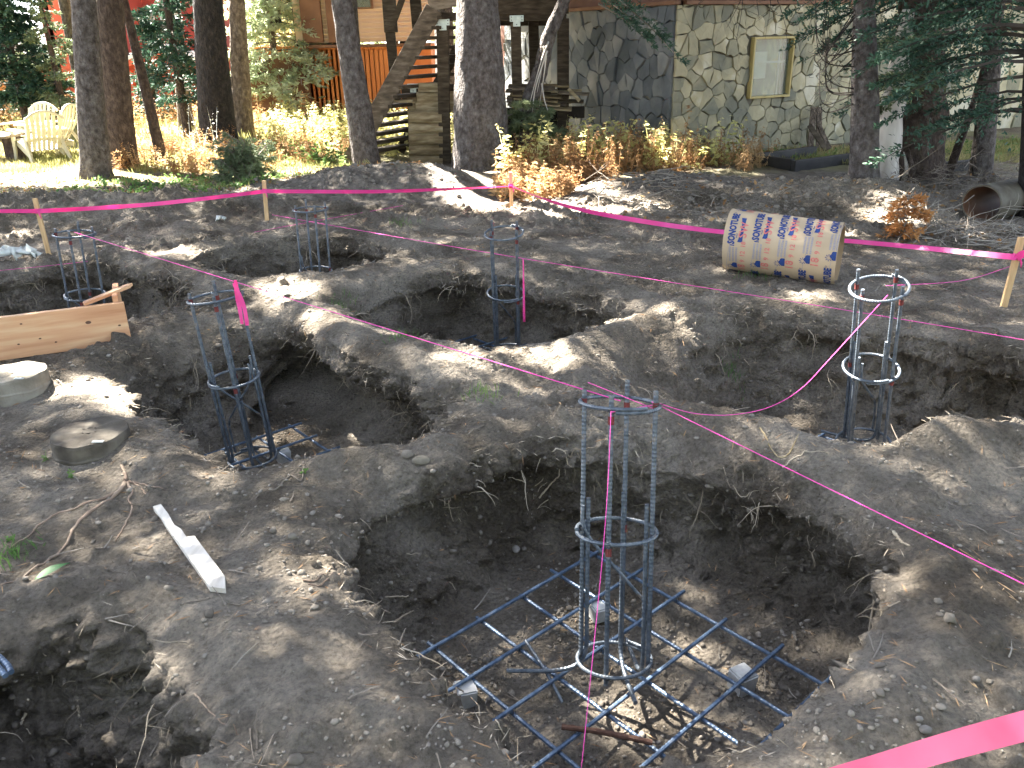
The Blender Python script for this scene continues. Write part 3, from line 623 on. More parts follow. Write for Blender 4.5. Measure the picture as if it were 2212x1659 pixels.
string([AT(-80, 592, 6.5), AT(250, 556, 7.4), AT(600, 492, 8.3), AT(870, 444, 9.2)], 'faint far pink string from the left edge to the mound', .0022, 20)
string([tF + [-.0, -.1, .0], AT(1800, 767, 3.62), AT(1730, 840, 3.55), AT(1660, 880, 3.45), AT(1580, 896, 3.3), AT(1500, 893, 3.1), AT(1425, 872, tA[1])], 'sagging pink string drooping from the sunlit right cage to the nearest cage', .002, 60)
string([tF + [.06, .06, .0], AT(2080, 606, 4.7), AT(2180, 576, ST[3][1][1])], 'thin pink string from the sunlit cage up to the right stake', .002, 12)
string([AT(1320, 888, tA[1] - .14), AT(1306, 1150, 2.2), AT(1254, 1680, 1.75)], 'pink string hanging from the nearest cage down over the mat', .0015, 20)
string([AT(1322, 890, tA[1] - .14), AT(1416, 874, tA[1] - .0)], 'loop of pink string tied between two bars of the nearest cage', .002, 4)
# ribbon flag on cage B, ribbon beside cage E
mb = MB()
for k, L_ in enumerate(((( 508, 605), (515, 650), (523, 700)), ((505, 612), (526, 660), (534, 703)))):
    P = bez([AT(*q, tB[1] - .13 - .01 * k) for q in L_], 14)
    for i in range(13):
        w = (.007 + .006 * math.sin(i / 13 * 3.1)); s_ = np.array([1, .5 * math.sin(i * .5 + k), 0])
        a, b_ = P[i], P[i + 1]; th = np.array([0, .0012, 0]); mb.add([a - s_ * w, a + s_ * w, b_ + s_ * w, b_ - s_ * w, a - s_ * w + th, a + s_ * w + th, b_ + s_ * w + th, b_ - s_ * w + th], [(0, 1, 2, 3), (7, 6, 5, 4), (0, 4, 5, 1), (2, 6, 7, 3), (1, 5, 6, 2), (3, 7, 4, 0)])
mb.build('ribbon_flag', 'tape', None, label='pink ribbon flag dangling from the top of the leaning cage', cat='ribbon')
mb = MB(); P = bez([AT(1130, 560, tE[1] - .1), AT(1131, 620, tE[1] - .11), AT(1132, 695, tE[1] - .12)], 12); mb.tube(P, np.linspace(.004, .011, 12), 5)
mb.build('hanging_ribbon', 'tape', None, True, label='thin twisted pink ribbon hanging beside the middle pit cage', cat='ribbon')

# ------------------------------------------------------------------ plank form at the left
zb = -.01
a0 = G(285, 738, 0); a1 = G(-420, 836, 0); zt = AT(270, 652, a0[1])[2]
u = (a1 - a0); Lb = np.linalg.norm(u[:2]); u /= Lb; u[2] = 0; hgt = .30; nrm = np.cross(u, [0, 0, 1]); 
if nrm[1] > 0: nrm = -nrm
form = thing('plank_form', a0 + u * .5, 'fresh timber plank form standing on edge at the left', 'plank form')
base_z = .0; hgt = max(.2, zt - base_z)
mb = MB(); mb.box(a0 + u * Lb / 2 + np.array([0, 0, hgt / 2 + base_z]) , (Lb, .038, hgt), (u, nrm, (0, 0, 1)), bev=.003); mb.build('side_plank', 'lumber', form)
c0 = a0 - nrm * .02 + u * .03
mb = MB(); mb.box(a0 + u * .045 - nrm * .19 + np.array([0, 0, hgt / 2 + .03 + base_z]), (.034, .33, hgt + .02), (u, nrm, (0, 0, 1)), bev=.003); mb.build('end_plank', 'lumber', form)
mb = MB()   # knots as dark oval inlays
for s_, zz, r_ in ((.22, .19, .013), (.42, .08, .006), (.5, .12, .006), (.62, .1, .006), (.05, .14, .007), (.58, .24, .006)):
    c = a0 + u * s_ + nrm * .0195 + np.array([0, 0, zz * hgt / .3]); a = np.linspace(0, 2 * math.pi, 11)[:-1]
    mb.add([c + u * r_ * 1.3 * math.cos(t) + np.array([0, 0, r_ * .8 * math.sin(t)]) + nrm * .0006 for t in a], [tuple(range(10))])
mb.build('knot', 'rust', form)
def pointed_stake(P0, P1, w, th, m, label, notch=False, side=None, group=None):
    """flat stake with a pointed end at P1"""
    P0 = np.array(P0); P1 = np.array(P1); ax = P1 - P0; L = np.linalg.norm(ax); ax /= L
    nz_ = np.array([0, 0, 1.0]) if side is None else np.array(side, float)
    sd = np.cross(nz_, ax); sd /= np.linalg.norm(sd); nz_ = np.cross(ax, sd)
    if notch: out = [(0, -.5), (0, -.0), (.14, .02), (.27, -.08), (.34, .1), (.43, .08), (.45, .5), (.9, .5), (1, .12), (.94, -.5)]
    else: out = [(0, -.35), (.02, .5), (.86, .5), (1, .1), (.9, -.5)]
    V = [P0 + ax * L * a + sd * w * b_ + nz_ * th for a, b_ in out] + [P0 + ax * L * a + sd * w * b_ for a, b_ in out]; n = len(out)
    V = [v + ax * random.uniform(-.002, .002) for v in V]
    mb = MB(); mb.add(V, [tuple(range(n)), tuple(range(2 * n - 1, n - 1, -1))] + [(i, n + i, n + (i + 1) % n, (i + 1) % n) for i in range(n)])
    o = mb.build('wooden_stake', m, None, label=label, cat='wooden stake'); return o
zt_ = hgt + base_z + .002
pointed_stake(G(182, 660, zt_ + .0), G(288, 617, zt_ + .05), .042, .02, 'lumber', 'small pale stake lying across the corner of the plank form')
pa = G(350, 1100, 0); pb = G(487, 1300, 0)
for q in (pa, pb): q[2] = dropz(q[0], q[1]) + .006
pointed_stake(pa, pb, .062, .02, 'pale_wood', 'bleached wooden stake with a broken notch lying on the near left ground', notch=True)

# ------------------------------------------------------------------ concrete piers
def pier(px, w_px, z, hh, label, m):
    P = G(*px, z); D = (P - CP) @ CF; r = w_px / FPX * D / 2
    mb = MB(); n = 64; rings = []
    prof = [(1.02, -.2), (1.0, 0), (1.0, hh * .5), (1.01, hh * .55), (.985, hh * .6), (.985, hh - .012), (.96, hh), (.6, hh + .002), (.2, hh + .004)]
    V = []; F = []
    for pr, zz in prof:
        for k in range(n):
            a = 2 * math.pi * k / n; q = r * pr * (1 + .008 * math.sin(3 * a + 1) + .006 * math.sin(11 * a)); V.append((P[0] + q * math.cos(a), P[1] + q * math.sin(a), P[2] - hh + zz + .003 * math.sin(7 * a + 3 * pr)))
    for i in range(len(prof) - 1):
        for k in range(n): F.append((i * n + k, i * n + (k + 1) % n, (i + 1) * n + (k + 1) % n, (i + 1) * n + k))
    F.append(tuple((len(prof) - 1) * n + k for k in range(n)))
    t = thing('concrete_pier', (P[0], P[1], P[2] - hh), label, 'concrete pier', 'old round concrete piers at the left')
    mb.add(V, F); mb.build('pier_body', m, t)
    mb = MB(); a = -1.1 + .2; c = P + np.array([math.cos(a) * r * .9, math.sin(a) * r * .9, .006]); mb.box(c, (.05, .02, .004), bev=.001); mb.build('sliver', 'leadtag', t)
    return t
pier((193, 932), 158, .1, .17, 'dirt-covered round concrete pier beside the sprawling root', 'concdirty')
pier((30, 803), 130, .12, .17, 'sun-topped round concrete pier at the left edge below the plank', 'conc')

# ------------------------------------------------------------------ printed cardboard tube
def card_tube():
    RT = .232
    L0 = G(1566, 590, 0); R0 = G(1806, 622, 0)
    for q in (L0, R0): q[2] = gz(q[0], q[1])
    L0[2] = R0[2] = max(L0[2], R0[2]) - .01; R0[1] += .1; R0[0] += .03; L0[2] += .012; R0[2] -= .035
    ax = R0 - L0; Lh = np.linalg.norm(ax); ax /= Lh
    back = np.cross([0, 0, 1], ax)
    t = thing('cardboard_tube', (L0 + R0) / 2 + back * .06, 'printed cardboard form tube lying on its side on the far ground', 'cardboard tube')
    c0 = L0 + back * .06 + np.array([0, 0, RT]); up = np.array([0, 0, 1.0])
    def P(s_, th, r): return c0 + ax * s_ + (-back * math.cos(th) + up * math.sin(th)) * r   # th=0 faces the camera
    n = 96; nl = 12
    def shell(r0, flip, m, name):
        V = []; F = []
        for i in range(nl + 1):
            for k in range(n): V.append(P(Lh * i / nl, 2 * math.pi * k / n, r0 + .0015 * math.sin(i * 2 + k * .3)))
        for i in range(nl):
            for k in range(n):
                f = (i * n + k, (i + 1) * n + k, (i + 1) * n + (k + 1) % n, i * n + (k + 1) % n); F.append(f[::-1] if flip else f)
        mb = MB(); mb.add(V, F); mb.build(name, m, t, True)
    shell(RT, False, 'card', 'outer_wall'); shell(RT - .007, True, 'cardin', 'inner_wall')
    for e in (0, Lh):
        mb = MB()
        V = [P(e, 2 * math.pi * k / n, r) for r in (RT, RT - .007) for k in range(n)]; mb.add(V, [(k, (k + 1) % n, n + (k + 1) % n, n + k) for k in range(n)])
        mb.build('cut_edge', 'cardin', t)
    mb = MB()   # spiral seam
    hs = []; 
    for k in range(5):
        th = np.linspace(-1.6, 1.6, 40); hs = [P(.05 + k * .185 + .03 * a, a, RT + .0012) for a in th]; he = [P(.053 + k * .185 + .03 * a, a, RT + .0012) for a in th]
        mb.add(hs + he, [(i, 40 + i, 41 + i, i + 1) for i in range(39)])
    mb.build('seam_line', 'inkgrey', t, kind='stuff')
    inks = {'inkblue': [[], []], 'inkred': [[], []], 'inkgrey': [[], []]}
    def put(V2, F2, m, s0, th0, ls=1.0):
        Vs, Fs = inks[m]; o = len(Vs)
        # x of the flat art runs up round the tube, y runs towards the left end
        for x, y in V2: Vs.append(P(min(max(s0 - y, .004), Lh - .004), th0 + x / RT, RT + {'inkred': .003, 'inkblue': .0023, 'inkgrey': .0017}[m]))
        Fs.extend([tuple(o + i for i in f) for f in F2])
    cache = {}
    def textmesh(s, size, bold=.0):
        key = (s, size, bold)
        if key in cache: return cache[key]
        cu = bpy.data.curves.new('t', 'FONT'); cu.body = s; cu.size = size; cu.offset = bold; cu.resolution_u = 2
        o = bpy.data.objects.new('t', cu); COL.objects.link(o); dg_ = bpy.context.evaluated_depsgraph_get(); me_ = o.evaluated_get(dg_).to_mesh()
        import bmesh
        bm = bmesh.new(); bm.from_mesh(me_); o.evaluated_get(dg_).to_mesh_clear()
        w = max(v.co.x for v in bm.verts); x = .012
        while x < w:
            bmesh.ops.bisect_plane(bm, geom=bm.verts[:] + bm.edges[:] + bm.faces[:], plane_co=(x, 0, 0), plane_no=(1, 0, 0)); x += .02
        bm.verts.index_update(); r = ([(v.co.x, v.co.y) for v in bm.verts], [tuple(v.index for v in f.verts) for f in bm.faces], w)
        bm.free(); bpy.data.objects.remove(o); cache[key] = r; return r
    def grid_rect(x0, x1, y0, y1, n_=5, f0=lambda a: 0, f1=lambda a: 0):
        V2 = []; F2 = []
        for i in range(n_ + 1):
            a = i / n_; V2 += [(x0 + (x1 - x0) * a, y0 + f0(a)), (x0 + (x1 - x0) * a, y1 + f1(a))]
        for i in range(n_): F2.append((2 * i, 2 * i + 2, 2 * i + 3, 2 * i + 1))
        return V2, F2
    rr_ = random.Random(3)
    for k in range(6):
        s0 = .085 + k * .178
        for rep in (-1, 0, 1):
            base = .02 + k * .05 + rep * .54      # arc position of this print repeat (metres up from the front)
            th = lambda d: (base + d) / RT
            if abs(base) > .95: continue
            V2, F2, w = textmesh('SONOTUBE', .07, .0035); sc = .262 / w
            put([(x * sc, y) for x, y in V2], F2, 'inkblue', s0, th(.0))
            V2, F2, w = textmesh('®', .02, .0005); put(V2, F2, 'inkblue', s0 - .03, th(.264))
            put(*grid_rect(-.012, -.004, -.004, .03), 'inkblue', s0, th(0))
            put(*grid_rect(.0, .2, -.058, -.026, 6, lambda a: -.002, lambda a: -.012 + .03 * (2 * a - 1) ** 2 * .5), 'inkblue', s0 + .0, th(.02))
            V2, F2, w = textmesh('found', .014, .0005); put(V2, F2, 'inkblue', s0 + .018, th(.05))
            for col in range(3):     # small print blocks: rows of tiny marks
                x = -.145
                while x < -.022:
                    wd = rr_.uniform(.004, .012); put(*grid_rect(x, min(x + wd, -.02), .019 - col * .024, .033 - col * .024 , 1), 'inkgrey', s0, th(0)); x += wd + .0022
            # sun and cloud
            cx, cy = -.185, .0
            V2 = []; F2 = []
            for (ox, oy, r_) in ((0, -.006, .021), (.016, -.006, .016), (-.018, -.008, .015), (-.003, .006, .014)):
                o_ = len(V2); V2 += [(cx + ox, cy + oy)] + [(cx + ox + r_ * math.cos(a), cy + oy + r_ * math.sin(a)) for a in np.linspace(0, 2 * math.pi, 15)[:-1]]
                F2 += [(o_, o_ + 1 + i, o_ + 1 + (i + 1) % 14) for i in range(14)]
            put(V2, F2, 'inkblue', s0, th(0)); put(*grid_rect(cx - .032, cx + .032, -.026, -.012, 3), 'inkblue', s0, th(0))
            sx, sy = cx - .016, .026
            V2 = []; F2 = []
            aa = np.linspace(0, 2 * math.pi, 17)[:-1]
            for i, a in enumerate(aa): V2 += [(sx + .015 * math.cos(a), sy + .015 * math.sin(a)), (sx + .0125 * math.cos(a), sy + .0125 * math.sin(a))]
            F2 += [(2 * i, 2 * ((i + 1) % 16), 2 * ((i + 1) % 16) + 1, 2 * i + 1) for i in range(16)]
            for i in range(8):
                a = i * math.pi / 4; o_ = len(V2); V2 += [(sx + .019 * math.cos(a - .25), sy + .019 * math.sin(a - .25)), (sx + .019 * math.cos(a + .25), sy + .019 * math.sin(a + .25)), (sx + .028 * math.cos(a), sy + .028 * math.sin(a))]; F2.append((o_, o_ + 1, o_ + 2))
            put(V2, F2, 'inkblue', s0, th(0))
            # red size line
            x = -.26
            for txt, sz in (('18', .078), ('9', .05), ('12', .05), ('18', .046), ('SW', .085)):
                V2, F2, w = textmesh(txt, sz, .0012); put(V2, F2, 'inkred', s0 + .085, th(x + .02)); x += w + .024
    for m_, (Vs, Fs) in inks.items():
        mb = MB(); mb.add(Vs, Fs); o = mb.build('printed_lettering', m_, t, kind='stuff')
        o['label'] = {'inkblue': 'blue SONOTUBE lettering with sun and cloud marks', 'inkred': 'red 18 SW 9 12 size numbers', 'inkgrey': 'faded grey small print blocks'}[m_]
card_tube()
print('tube', time.time() - T0)
# old tube at the right edge
def open_tube(c, ax, r, L, m, label):
    ax = np.array(ax, float); ax /= np.linalg.norm(ax); sd = np.cross(ax, [0, 0, 1]); sd /= np.linalg.norm(sd); up = np.cross(sd, ax)
    t = thing('old_form_tube', c, label, 'old tube'); n = 48
    for nm, rr_, fl in (('outer_wall', r, 0), ('inner_wall', r - .016, 1)):
        V = [np.array(c) + ax * L * i / 8 + (sd * math.cos(2 * math.pi * k / n) + up * .93 * math.sin(2 * math.pi * k / n)) * rr_ * (1 + .01 * math.sin(3 * k + i)) for i in range(9) for k in range(n)]
        F = [(i * n + k, i * n + (k + 1) % n, (i + 1) * n + (k + 1) % n, (i + 1) * n + k) for i in range(8) for k in range(n)]
        mb = MB(); mb.add(V, F if not fl else [f[::-1] for f in F]); mb.build(nm, m if not fl else 'trimbrown', t, True)
    V = [np.array(c) + (sd * math.cos(2 * math.pi * k / n) + up * .93 * math.sin(2 * math.pi * k / n)) * q for q in (r, r - .016) for k in range(n)]
    mb = MB(); mb.add(V, [(k, (k + 1) % n, n + (k + 1) % n, n + k) for k in range(n)]); mb.build('cut_edge', m, t)
c = AT(2120, 440, 8.0); open_tube(c, (.85, .62, -.02), .19, 1.1, 'oldtube', 'mottled old form tube lying open end towards us at the right edge')

# ------------------------------------------------------------------ trees: trunks with bark relief
TREES = []
def trunk_mesh(P, R, sides=36, bark=.06, flare=.35):
    """P list of centre points, R radii; returns V, F with ridged bark"""
    P = np.array(P, float); R = np.array(R, float); z0 = P[0, 2]
    L = np.r_[0, np.cumsum(np.linalg.norm(np.diff(P, axis=0), axis=1))]
    s = np.concatenate([np.arange(0, min(4.2, L[-1]), .055), np.linspace(min(4.2, L[-1]), L[-1], 26)[1 if L[-1] > 4.2 else 26:]])
    Q = np.stack([np.interp(s, L, P[:, i]) for i in range(3)], 1); r = np.interp(s, L, R)
    r = r * (1 + flare * np.exp(-s / .28))
    a = np.linspace(0, 2 * math.pi, sides, endpoint=False)
    A, S = np.meshgrid(a, s); RR_ = np.repeat(r[:, None], sides, 1)
    n3 = np.stack([np.cos(A).ravel() * 2.6, np.sin(A).ravel() * 2.6, S.ravel() * 1.1 + P[0, 0] * 3], 1)
    d = (np.abs(fbm(n3 * 2.2, 2)) * 1.3 - .25).reshape(A.shape)
    lob = fbm(n3 * np.array([.45, .45, .12]) + 5, 1).reshape(A.shape)
    RR_ = RR_ * (1 + bark * d + .1 * lob + .12 * np.exp(-S / .3) * np.cos(A * 5 + P[0, 0]))
    V = np.stack([Q[:, 0][:, None] + RR_ * np.cos(A), Q[:, 1][:, None] + RR_ * np.sin(A), np.repeat(Q[:, 2][:, None], sides, 1)], -1).reshape(-1, 3)
    m_ = len(s); i = np.arange(m_ - 1)[:, None] * sides; k = np.arange(sides)[None]; k2 = (k + 1) % sides
    return V, np.stack([i + k, i + k2, i + sides + k2, i + sides + k], -1).reshape(-1, 4)
def tree(base_px, w_base, top_px, w_top, m, label, height_=13, crown=True, off=0, z=None, cr=2.3, cz=(4.5, 14), group='conifers around the site', cat='tree', Y=None, dead=False):
    B0 = G(*base_px, 0) if Y is None else AT(*base_px, Y)
    if z is None: B0[2] = gz(B0[0], B0[1])
    B0[1] += off; T = AT(*top_px, B0[1]); D = B0[1] / CF[1]
    D0 = (B0 - CP) @ CF; D1 = (T - CP) @ CF
    r0 = w_base / FPX * D0 / 2; r1 = w_top / FPX * D1 / 2
    ax = (T - B0) / (T[2] - B0[2]); zt2 = height_
    lean = ax[:2]; P = [B0 + [0, 0, -.15] , B0 + ax * .8]; R = [r0, r0 * .98]
    P.append(T); R.append(r1)
    k = np.array([lean[0] * .6, lean[1] * .6, 1.0]); P.append(T + k * (zt2 - T[2]) * .5); R.append(r1 * .75); P.append(T + k * (zt2 - T[2])); R.append(r1 * .15)
    t = thing('pine_tree', B0, label, cat, group)
    V, F = trunk_mesh(P, R); np_mesh('trunk', V, F, m, True, parent=t)
    TREES.append(dict(o=t, base=B0, top=P[-1], P=np.array(P), cr=cr, cz=cz, crown=crown, V=[]))
    return t
tree((208, 384), 56, (181, 0), 50, 'bark', 'grey-barked trunk at far left, frontmost of the overlapping left pair')
tree((262, 360), 62, (237, 0), 54, 'barkbrown', 'brown thick trunk directly behind the grey trunk of the left pair')
tree((353, 352), 22, (268, 0), 17, 'barkbrown', 'thin dark trunk leaning left beside the overlapping left pair', 9, cr=1.2, cz=(5, 9))
tree((402, 282), 30, (378, 0), 20, 'barktan', 'slim tan double-looking trunk behind the leaning thin trunk', 12)
tree((474, 318), 72, (449, 0), 60, 'barkdark', 'very dark trunk left of centre')
tree((526, 298), 42, (512, 0), 32, 'barktan', 'tan trunk right beside the very dark trunk')
tree((797, 374), 54, (738, 0), 44, 'bark', 'grey trunk leaning left between the tan house and the stairs')
tree((1040, 372), 112, (1030, 0), 87, 'bark', 'largest trunk standing in front of the deck stairs', 15, cr=3.2)
tree((1864, 440), 56, (1866, 0), 43, 'bark', 'slender blue-grey trunk right of the stone wall window')
tree((2118, 402), 41, (2152, 0), 33, 'bark', 'grey trunk at right leaning right above the old tube')
tree((2040, 392), 16, (2100, 230), 12, 'barkbrown', 'very thin leaning brown trunk at the right edge trees', 4.5, crown=False)
tree((2228, 470), 44, (2236, 0), 36, 'barkdark', 'dark trunk just entering the frame at the right edge')
tree((14, 250), 22, (4, 60), 16, 'barktan', 'pale thin trunk at the far left edge behind the chairs', 8, cr=1.0, cz=(4, 8))
# broken thick trunk: left strip painted as sunlit, torn brown right part
Bq = G(1948, 404, 0); Bq[2] = gz(Bq[0], Bq[1])
tq = thing('broken_trunk', Bq, 'thick split trunk with a left side painted sunlit, behind the slender grey trunk', 'tree')
T = AT(1985, 0, Bq[1])
V, F = trunk_mesh([Bq + [.1, 0, -.1], Bq + [.08, 0, .8], T + [0, 0, 0], T + [.2, 0, 2.5], T + [.5, 0, 8]], [.3, .27, .2, .17, .04], bark=.2); np_mesh('trunk', V, F, 'barkbrown', True, parent=tq)
mb = MB(); pts = bez([AT(1905, 404, Bq[1] - .27), AT(1925, 250, Bq[1] - .26), AT(1945, 120, Bq[1] - .2), AT(1962, 20, Bq[1] - .2)], 16); mb.tube(pts, np.linspace(.17, .06, 16) * (1 + .12 * np.sin(np.arange(16) * 2.3)), 9); mb.build('sunlit_strip', 'dead_sunlit_wood', tq, True)
for k in range(7):
    a = AT(1900 + 12 * k, 405, Bq[1] - .25 - .03 * (k % 3)); mb = MB(); mb.tube([a, a + [.03, 0, .2], a + [.06 - .02 * k, .05, .4 + .05 * (k % 4)]], [.05, .035, .004], 6); mb.build('splinter', 'barkbrown' if k % 2 else 'dead_sunlit_wood', tq, True)
TREES.append(dict(o=tq, base=Bq, top=Bq + [0, 0, 10], P=np.array([Bq, Bq + [0, 0, 10]]), cr=2.0, cz=(4.5, 11), crown=True, V=[]))
# trees added so that their unseen crowns shade the site
def shade_tree(x, y, h, r, cr, cz, label):
    B0 = np.array([x, y, gz(x, y)]); t = thing('pine_tree', B0, label, 'tree', 'conifers around the site')
    V, F = trunk_mesh([B0 - [0, 0, .2], B0 + [0, 0, 1], B0 + [.1, 0, h * .6], B0 + [.15, 0, h]], [r, r * .95, r * .6, r * .1]); np_mesh('trunk', V, F, 'bark', True, parent=t)
    TREES.append(dict(o=t, base=B0, top=B0 + [0, 0, h], P=np.array([B0, B0 + [0, 0, h]]), cr=cr, cz=cz, crown=True, V=[]))
shade_tree(-7.4, 8.3, 13, .22, 2.6, (4, 13), 'added shade conifer just outside the left edge level with the leftmost stake')
shade_tree(-7.0, 4.8, 13, .2, 2.6, (4, 13), 'added shade conifer outside the left edge level with the near pits')
shade_tree(-10.5, 11.3, 14, .24, 2.6, (5, 14), 'added shade conifer outside the left edge beyond the chairs table')
shade_tree(-1.2, 17.6, 12, .2, 3.2, (3.6, 12), 'tall conifer added behind the deck to shade the side wall')  # added so that its crown blocks the sun from the side wall
shade_tree(-2.6, 15.2, 12, .15, 2.2, (4.2, 12), 'slim shade conifer added behind the stairs')
shade_tree(7.6, 7.6, 12, .2, 2.4, (4.5, 12), 'added shade conifer outside the right edge beyond the right stake')
print('trunks', time.time() - T0)

# ------------------------------------------------------------------ canopy: crowns above, with the light gaps the photo shows
GAPS = []   # world ellipses on the ground that the sun reaches
def gap(px, py, a, b_, z=0.0, soft=1.0):
    c = G(px, py, z)[:2]; u = (G(px + a, py, z) - G(px - a, py, z))[:2] / 2; v = (G(px, py - b_, z) - G(px, py + b_, z))[:2] / 2
    GAPS.append((c, np.linalg.inv(np.stack([u, v], 1)), z, soft))
for g in [(640,640,75,28),(720,705,60,14),(205,850,85,34),(250,880,45,18),(1370,692,100,10),(1180,775,130,15),(1010,800,80,16),(1500,712,60,8),(480,716,70,9),(432,1048,34,16),(570,1252,34,22),(218,1330,40,14,0,.6),(1985,1290,70,38),(1900,1390,30,30,0,.6),
          (1720,1560,130,16),(2180,962,80,24),(1925,930,60,9),(100,1238,80,22,0,.7),(395,552,50,7),(700,1105,60,10,0,.5),(1330,1540,120,40,-.58),(1510,1430,90,30,-.58),(1450,1640,150,30,-.58),
          (1150,425,180,34),(1240,395,150,34),(1330,455,110,12),(1700,480,60,8),(1940,485,80,18),(2060,520,90,10),(1830,505,60,8),(30,803,60,20,.1),(60,430,50,10,0,.5),(230,408,40,6),(60,385,120,8),(700,480,60,8,0,.5),(880,560,90,8,0,.5),(1500,620,100,8,0,.5),(1660,500,60,14,.45),(800,440,90,10,.1,.6),(1050,840,120,14,0,.6),(1650,985,90,12,0,.5),(330,440,100,5,.4),(1900,625,85,40,.5),(1880,760,90,70,.25),(1865,880,90,60,.0)]:
    gap(*g)
def in_gap(P):
    """does the sun ray through canopy point P land in a gap"""
    r = np.zeros(len(P))
    for c, Mi, z, soft in GAPS:
        Q = P[:, :2] - SV[:2] * ((P[:, 2] - z) / SV[2])[:, None]
        q = (Q - c) @ Mi.T; r = np.maximum(r, soft * ((q ** 2).sum(1) < 1.45))
    return r
res = .12; gx0, gx1, gy0, gy1 = -8, 8, .2, 13.2
cov = np.zeros((int((gx1 - gx0) / res), int((gy1 - gy0) / res)))
def cov_idx(P):
    Q = P[:, :2] - SV[:2] * (P[:, 2] / SV[2])[:, None]
    return ((Q[:, 0] - gx0) / res).astype(int), ((Q[:, 1] - gy0) / res).astype(int)
CB = []
def add_crown_blades(tr, P, rng=RNG):
    if not len(P): return
    keep_ = rng.random(len(P)) > in_gap(P); P = P[keep_]
    P = P[P[:, 2] > 3.6]
    i, j = cov_idx(P); ok = (i >= 0) & (i < cov.shape[0]) & (j >= 0) & (j < cov.shape[1]); np.add.at(cov, (i[ok], j[ok]), 1)
    tr['V'].append(P)
for tr in TREES:
    if not tr['crown']: continue
    n = int(1500 * (tr['cr'] / 2.3) ** 2 * (tr['cz'][1] - tr['cz'][0]) / 9)
    nb = max(10, n // 26); zs = RNG.uniform(tr['cz'][0], tr['cz'][1], nb); az = RNG.uniform(0, 2 * math.pi, nb)
    f = 1 - .75 * (zs - tr['cz'][0]) / (tr['cz'][1] - tr['cz'][0]); Lb_ = tr['cr'] * f * RNG.uniform(.7, 1.15, nb)
    t = RNG.uniform(.15, 1, (nb, 26)); ct = np.stack([np.interp(zs, tr['P'][:, 2], tr['P'][:, q]) for q in range(2)], 1)
    X = ct[:, 0][:, None] + np.cos(az)[:, None] * Lb_[:, None] * t + RNG.normal(size=t.shape) * .16
    Y_ = ct[:, 1][:, None] + np.sin(az)[:, None] * Lb_[:, None] * t + RNG.normal(size=t.shape) * .16
    Z_ = zs[:, None] - .25 * t ** 2 * Lb_[:, None] + RNG.normal(size=t.shape) * .07
    add_crown_blades(tr, np.stack([X, Y_, Z_], -1).reshape(-1, 3))
# fill the crowns out where the ground would otherwise lie in full sun
cr_trees = [t for t in TREES if t['crown']]
Kc = G(1444, 352); Kc[2] = 0; dk = np.array([-math.cos(math.radians(63)), math.sin(math.radians(63)), 0])
wpt = np.array([Kc + dk * a + np.array([0, 0, z_]) for a in np.arange(0, 3.4, .13) for z_ in np.arange(0, 2.6, .13)]); wpt = np.repeat(wpt[fbm(wpt * 1.3, 2) < .42], 4, 0)  # foliage added along the sun rays to shade the side wall
hh = RNG.uniform(5, 10, len(wpt)); wpt = wpt + SV * ((hh - wpt[:, 2]) / SV[2])[:, None] + RNG.normal(size=wpt.shape) * .06
who = np.array([np.argmin([np.hypot(*(t['base'][:2] - p[:2])) for t in cr_trees]) for p in wpt])
for k, tr in enumerate(cr_trees): add_crown_blades(tr, wpt[who == k])
for it in range(7):
    ci, cj = np.nonzero(cov < 3.2); P0 = np.stack([gx0 + (ci + .5) * res, gy0 + (cj + .5) * res], 1)
    far_lim = 11.2 + 1.2 * fbm(np.c_[P0 * .35, P0[:, 0] * 0 + 3], 2)
    ok = (P0[:, 1] < far_lim); P0 = P0[ok]
    # small random flecks stay open
    fl = fbm(np.c_[P0 * 1.1, P0[:, 0] * 0 + 11], 3); P0 = P0[fl < .62]
    if not len(P0): break
    hh = RNG.uniform(5, 12, len(P0)); P3 = np.c_[P0 + RNG.uniform(-.09, .09, P0.shape) + SV[:2] * (hh / SV[2])[:, None], hh]
    best = np.full(len(P3), 1e9); who = np.zeros(len(P3), int)
    for k, tr in enumerate(cr_trees):
        d = np.hypot(P3[:, 0] - np.interp(hh, tr['P'][:, 2], tr['P'][:, 0]), P3[:, 1] - np.interp(hh, tr['P'][:, 2], tr['P'][:, 1])); w_ = d < best; best[w_] = d[w_]; who[w_] = k
    for k, tr in enumerate(cr_trees): add_crown_blades(tr, P3[who == k])
for tr in cr_trees:
    P = np.concatenate(tr['V']); n = len(P); ax = np.array([np.interp(P[:, 2], tr['P'][:, 2], tr['P'][:, q]) for q in range(2)]).T
    D = np.c_[P[:, :2] - ax, np.zeros(n)]; D /= np.linalg.norm(D, axis=1)[:, None] + 1e-6
    VV = []; FF = []; o_ = 0
    for k in range(4):
        d = D + RNG.normal(size=D.shape) * .75; V, F = kites(P + RNG.normal(size=P.shape) * .03, d, RNG.uniform(.14, .26, n), RNG.uniform(.03, .055, n)); VV.append(V); FF.append(F + o_); o_ += len(V)
    # boughs carrying the foliage
    mb = MB()
    for k in range(26):
        z_ = random.uniform(*tr['cz']); a = random.uniform(0, 6.28); L_ = tr['cr'] * (1 - .7 * (z_ - tr['cz'][0]) / (tr['cz'][1] - tr['cz'][0])); c = np.array([np.interp(z_, tr['P'][:, 2], tr['P'][:, q]) for q in range(2)] + [z_])
        d = np.array([math.cos(a), math.sin(a), 0]) * L_
        gp = c + d * .6
        if in_gap(np.array([gp, c + d * .9]))[0] > 0: continue
        mb.tube([c, c + d * .5 + [0, 0, -.03], c + d + [0, 0, -.2 * L_]], [.03, .018, .005], 4)
    if mb.v: mb.build('boughs', 'twig', tr['o'], kind='stuff')
    np_mesh('crown', np.concatenate(VV), np.concatenate(FF), 'canopy', parent=tr['o'], kind='stuff')
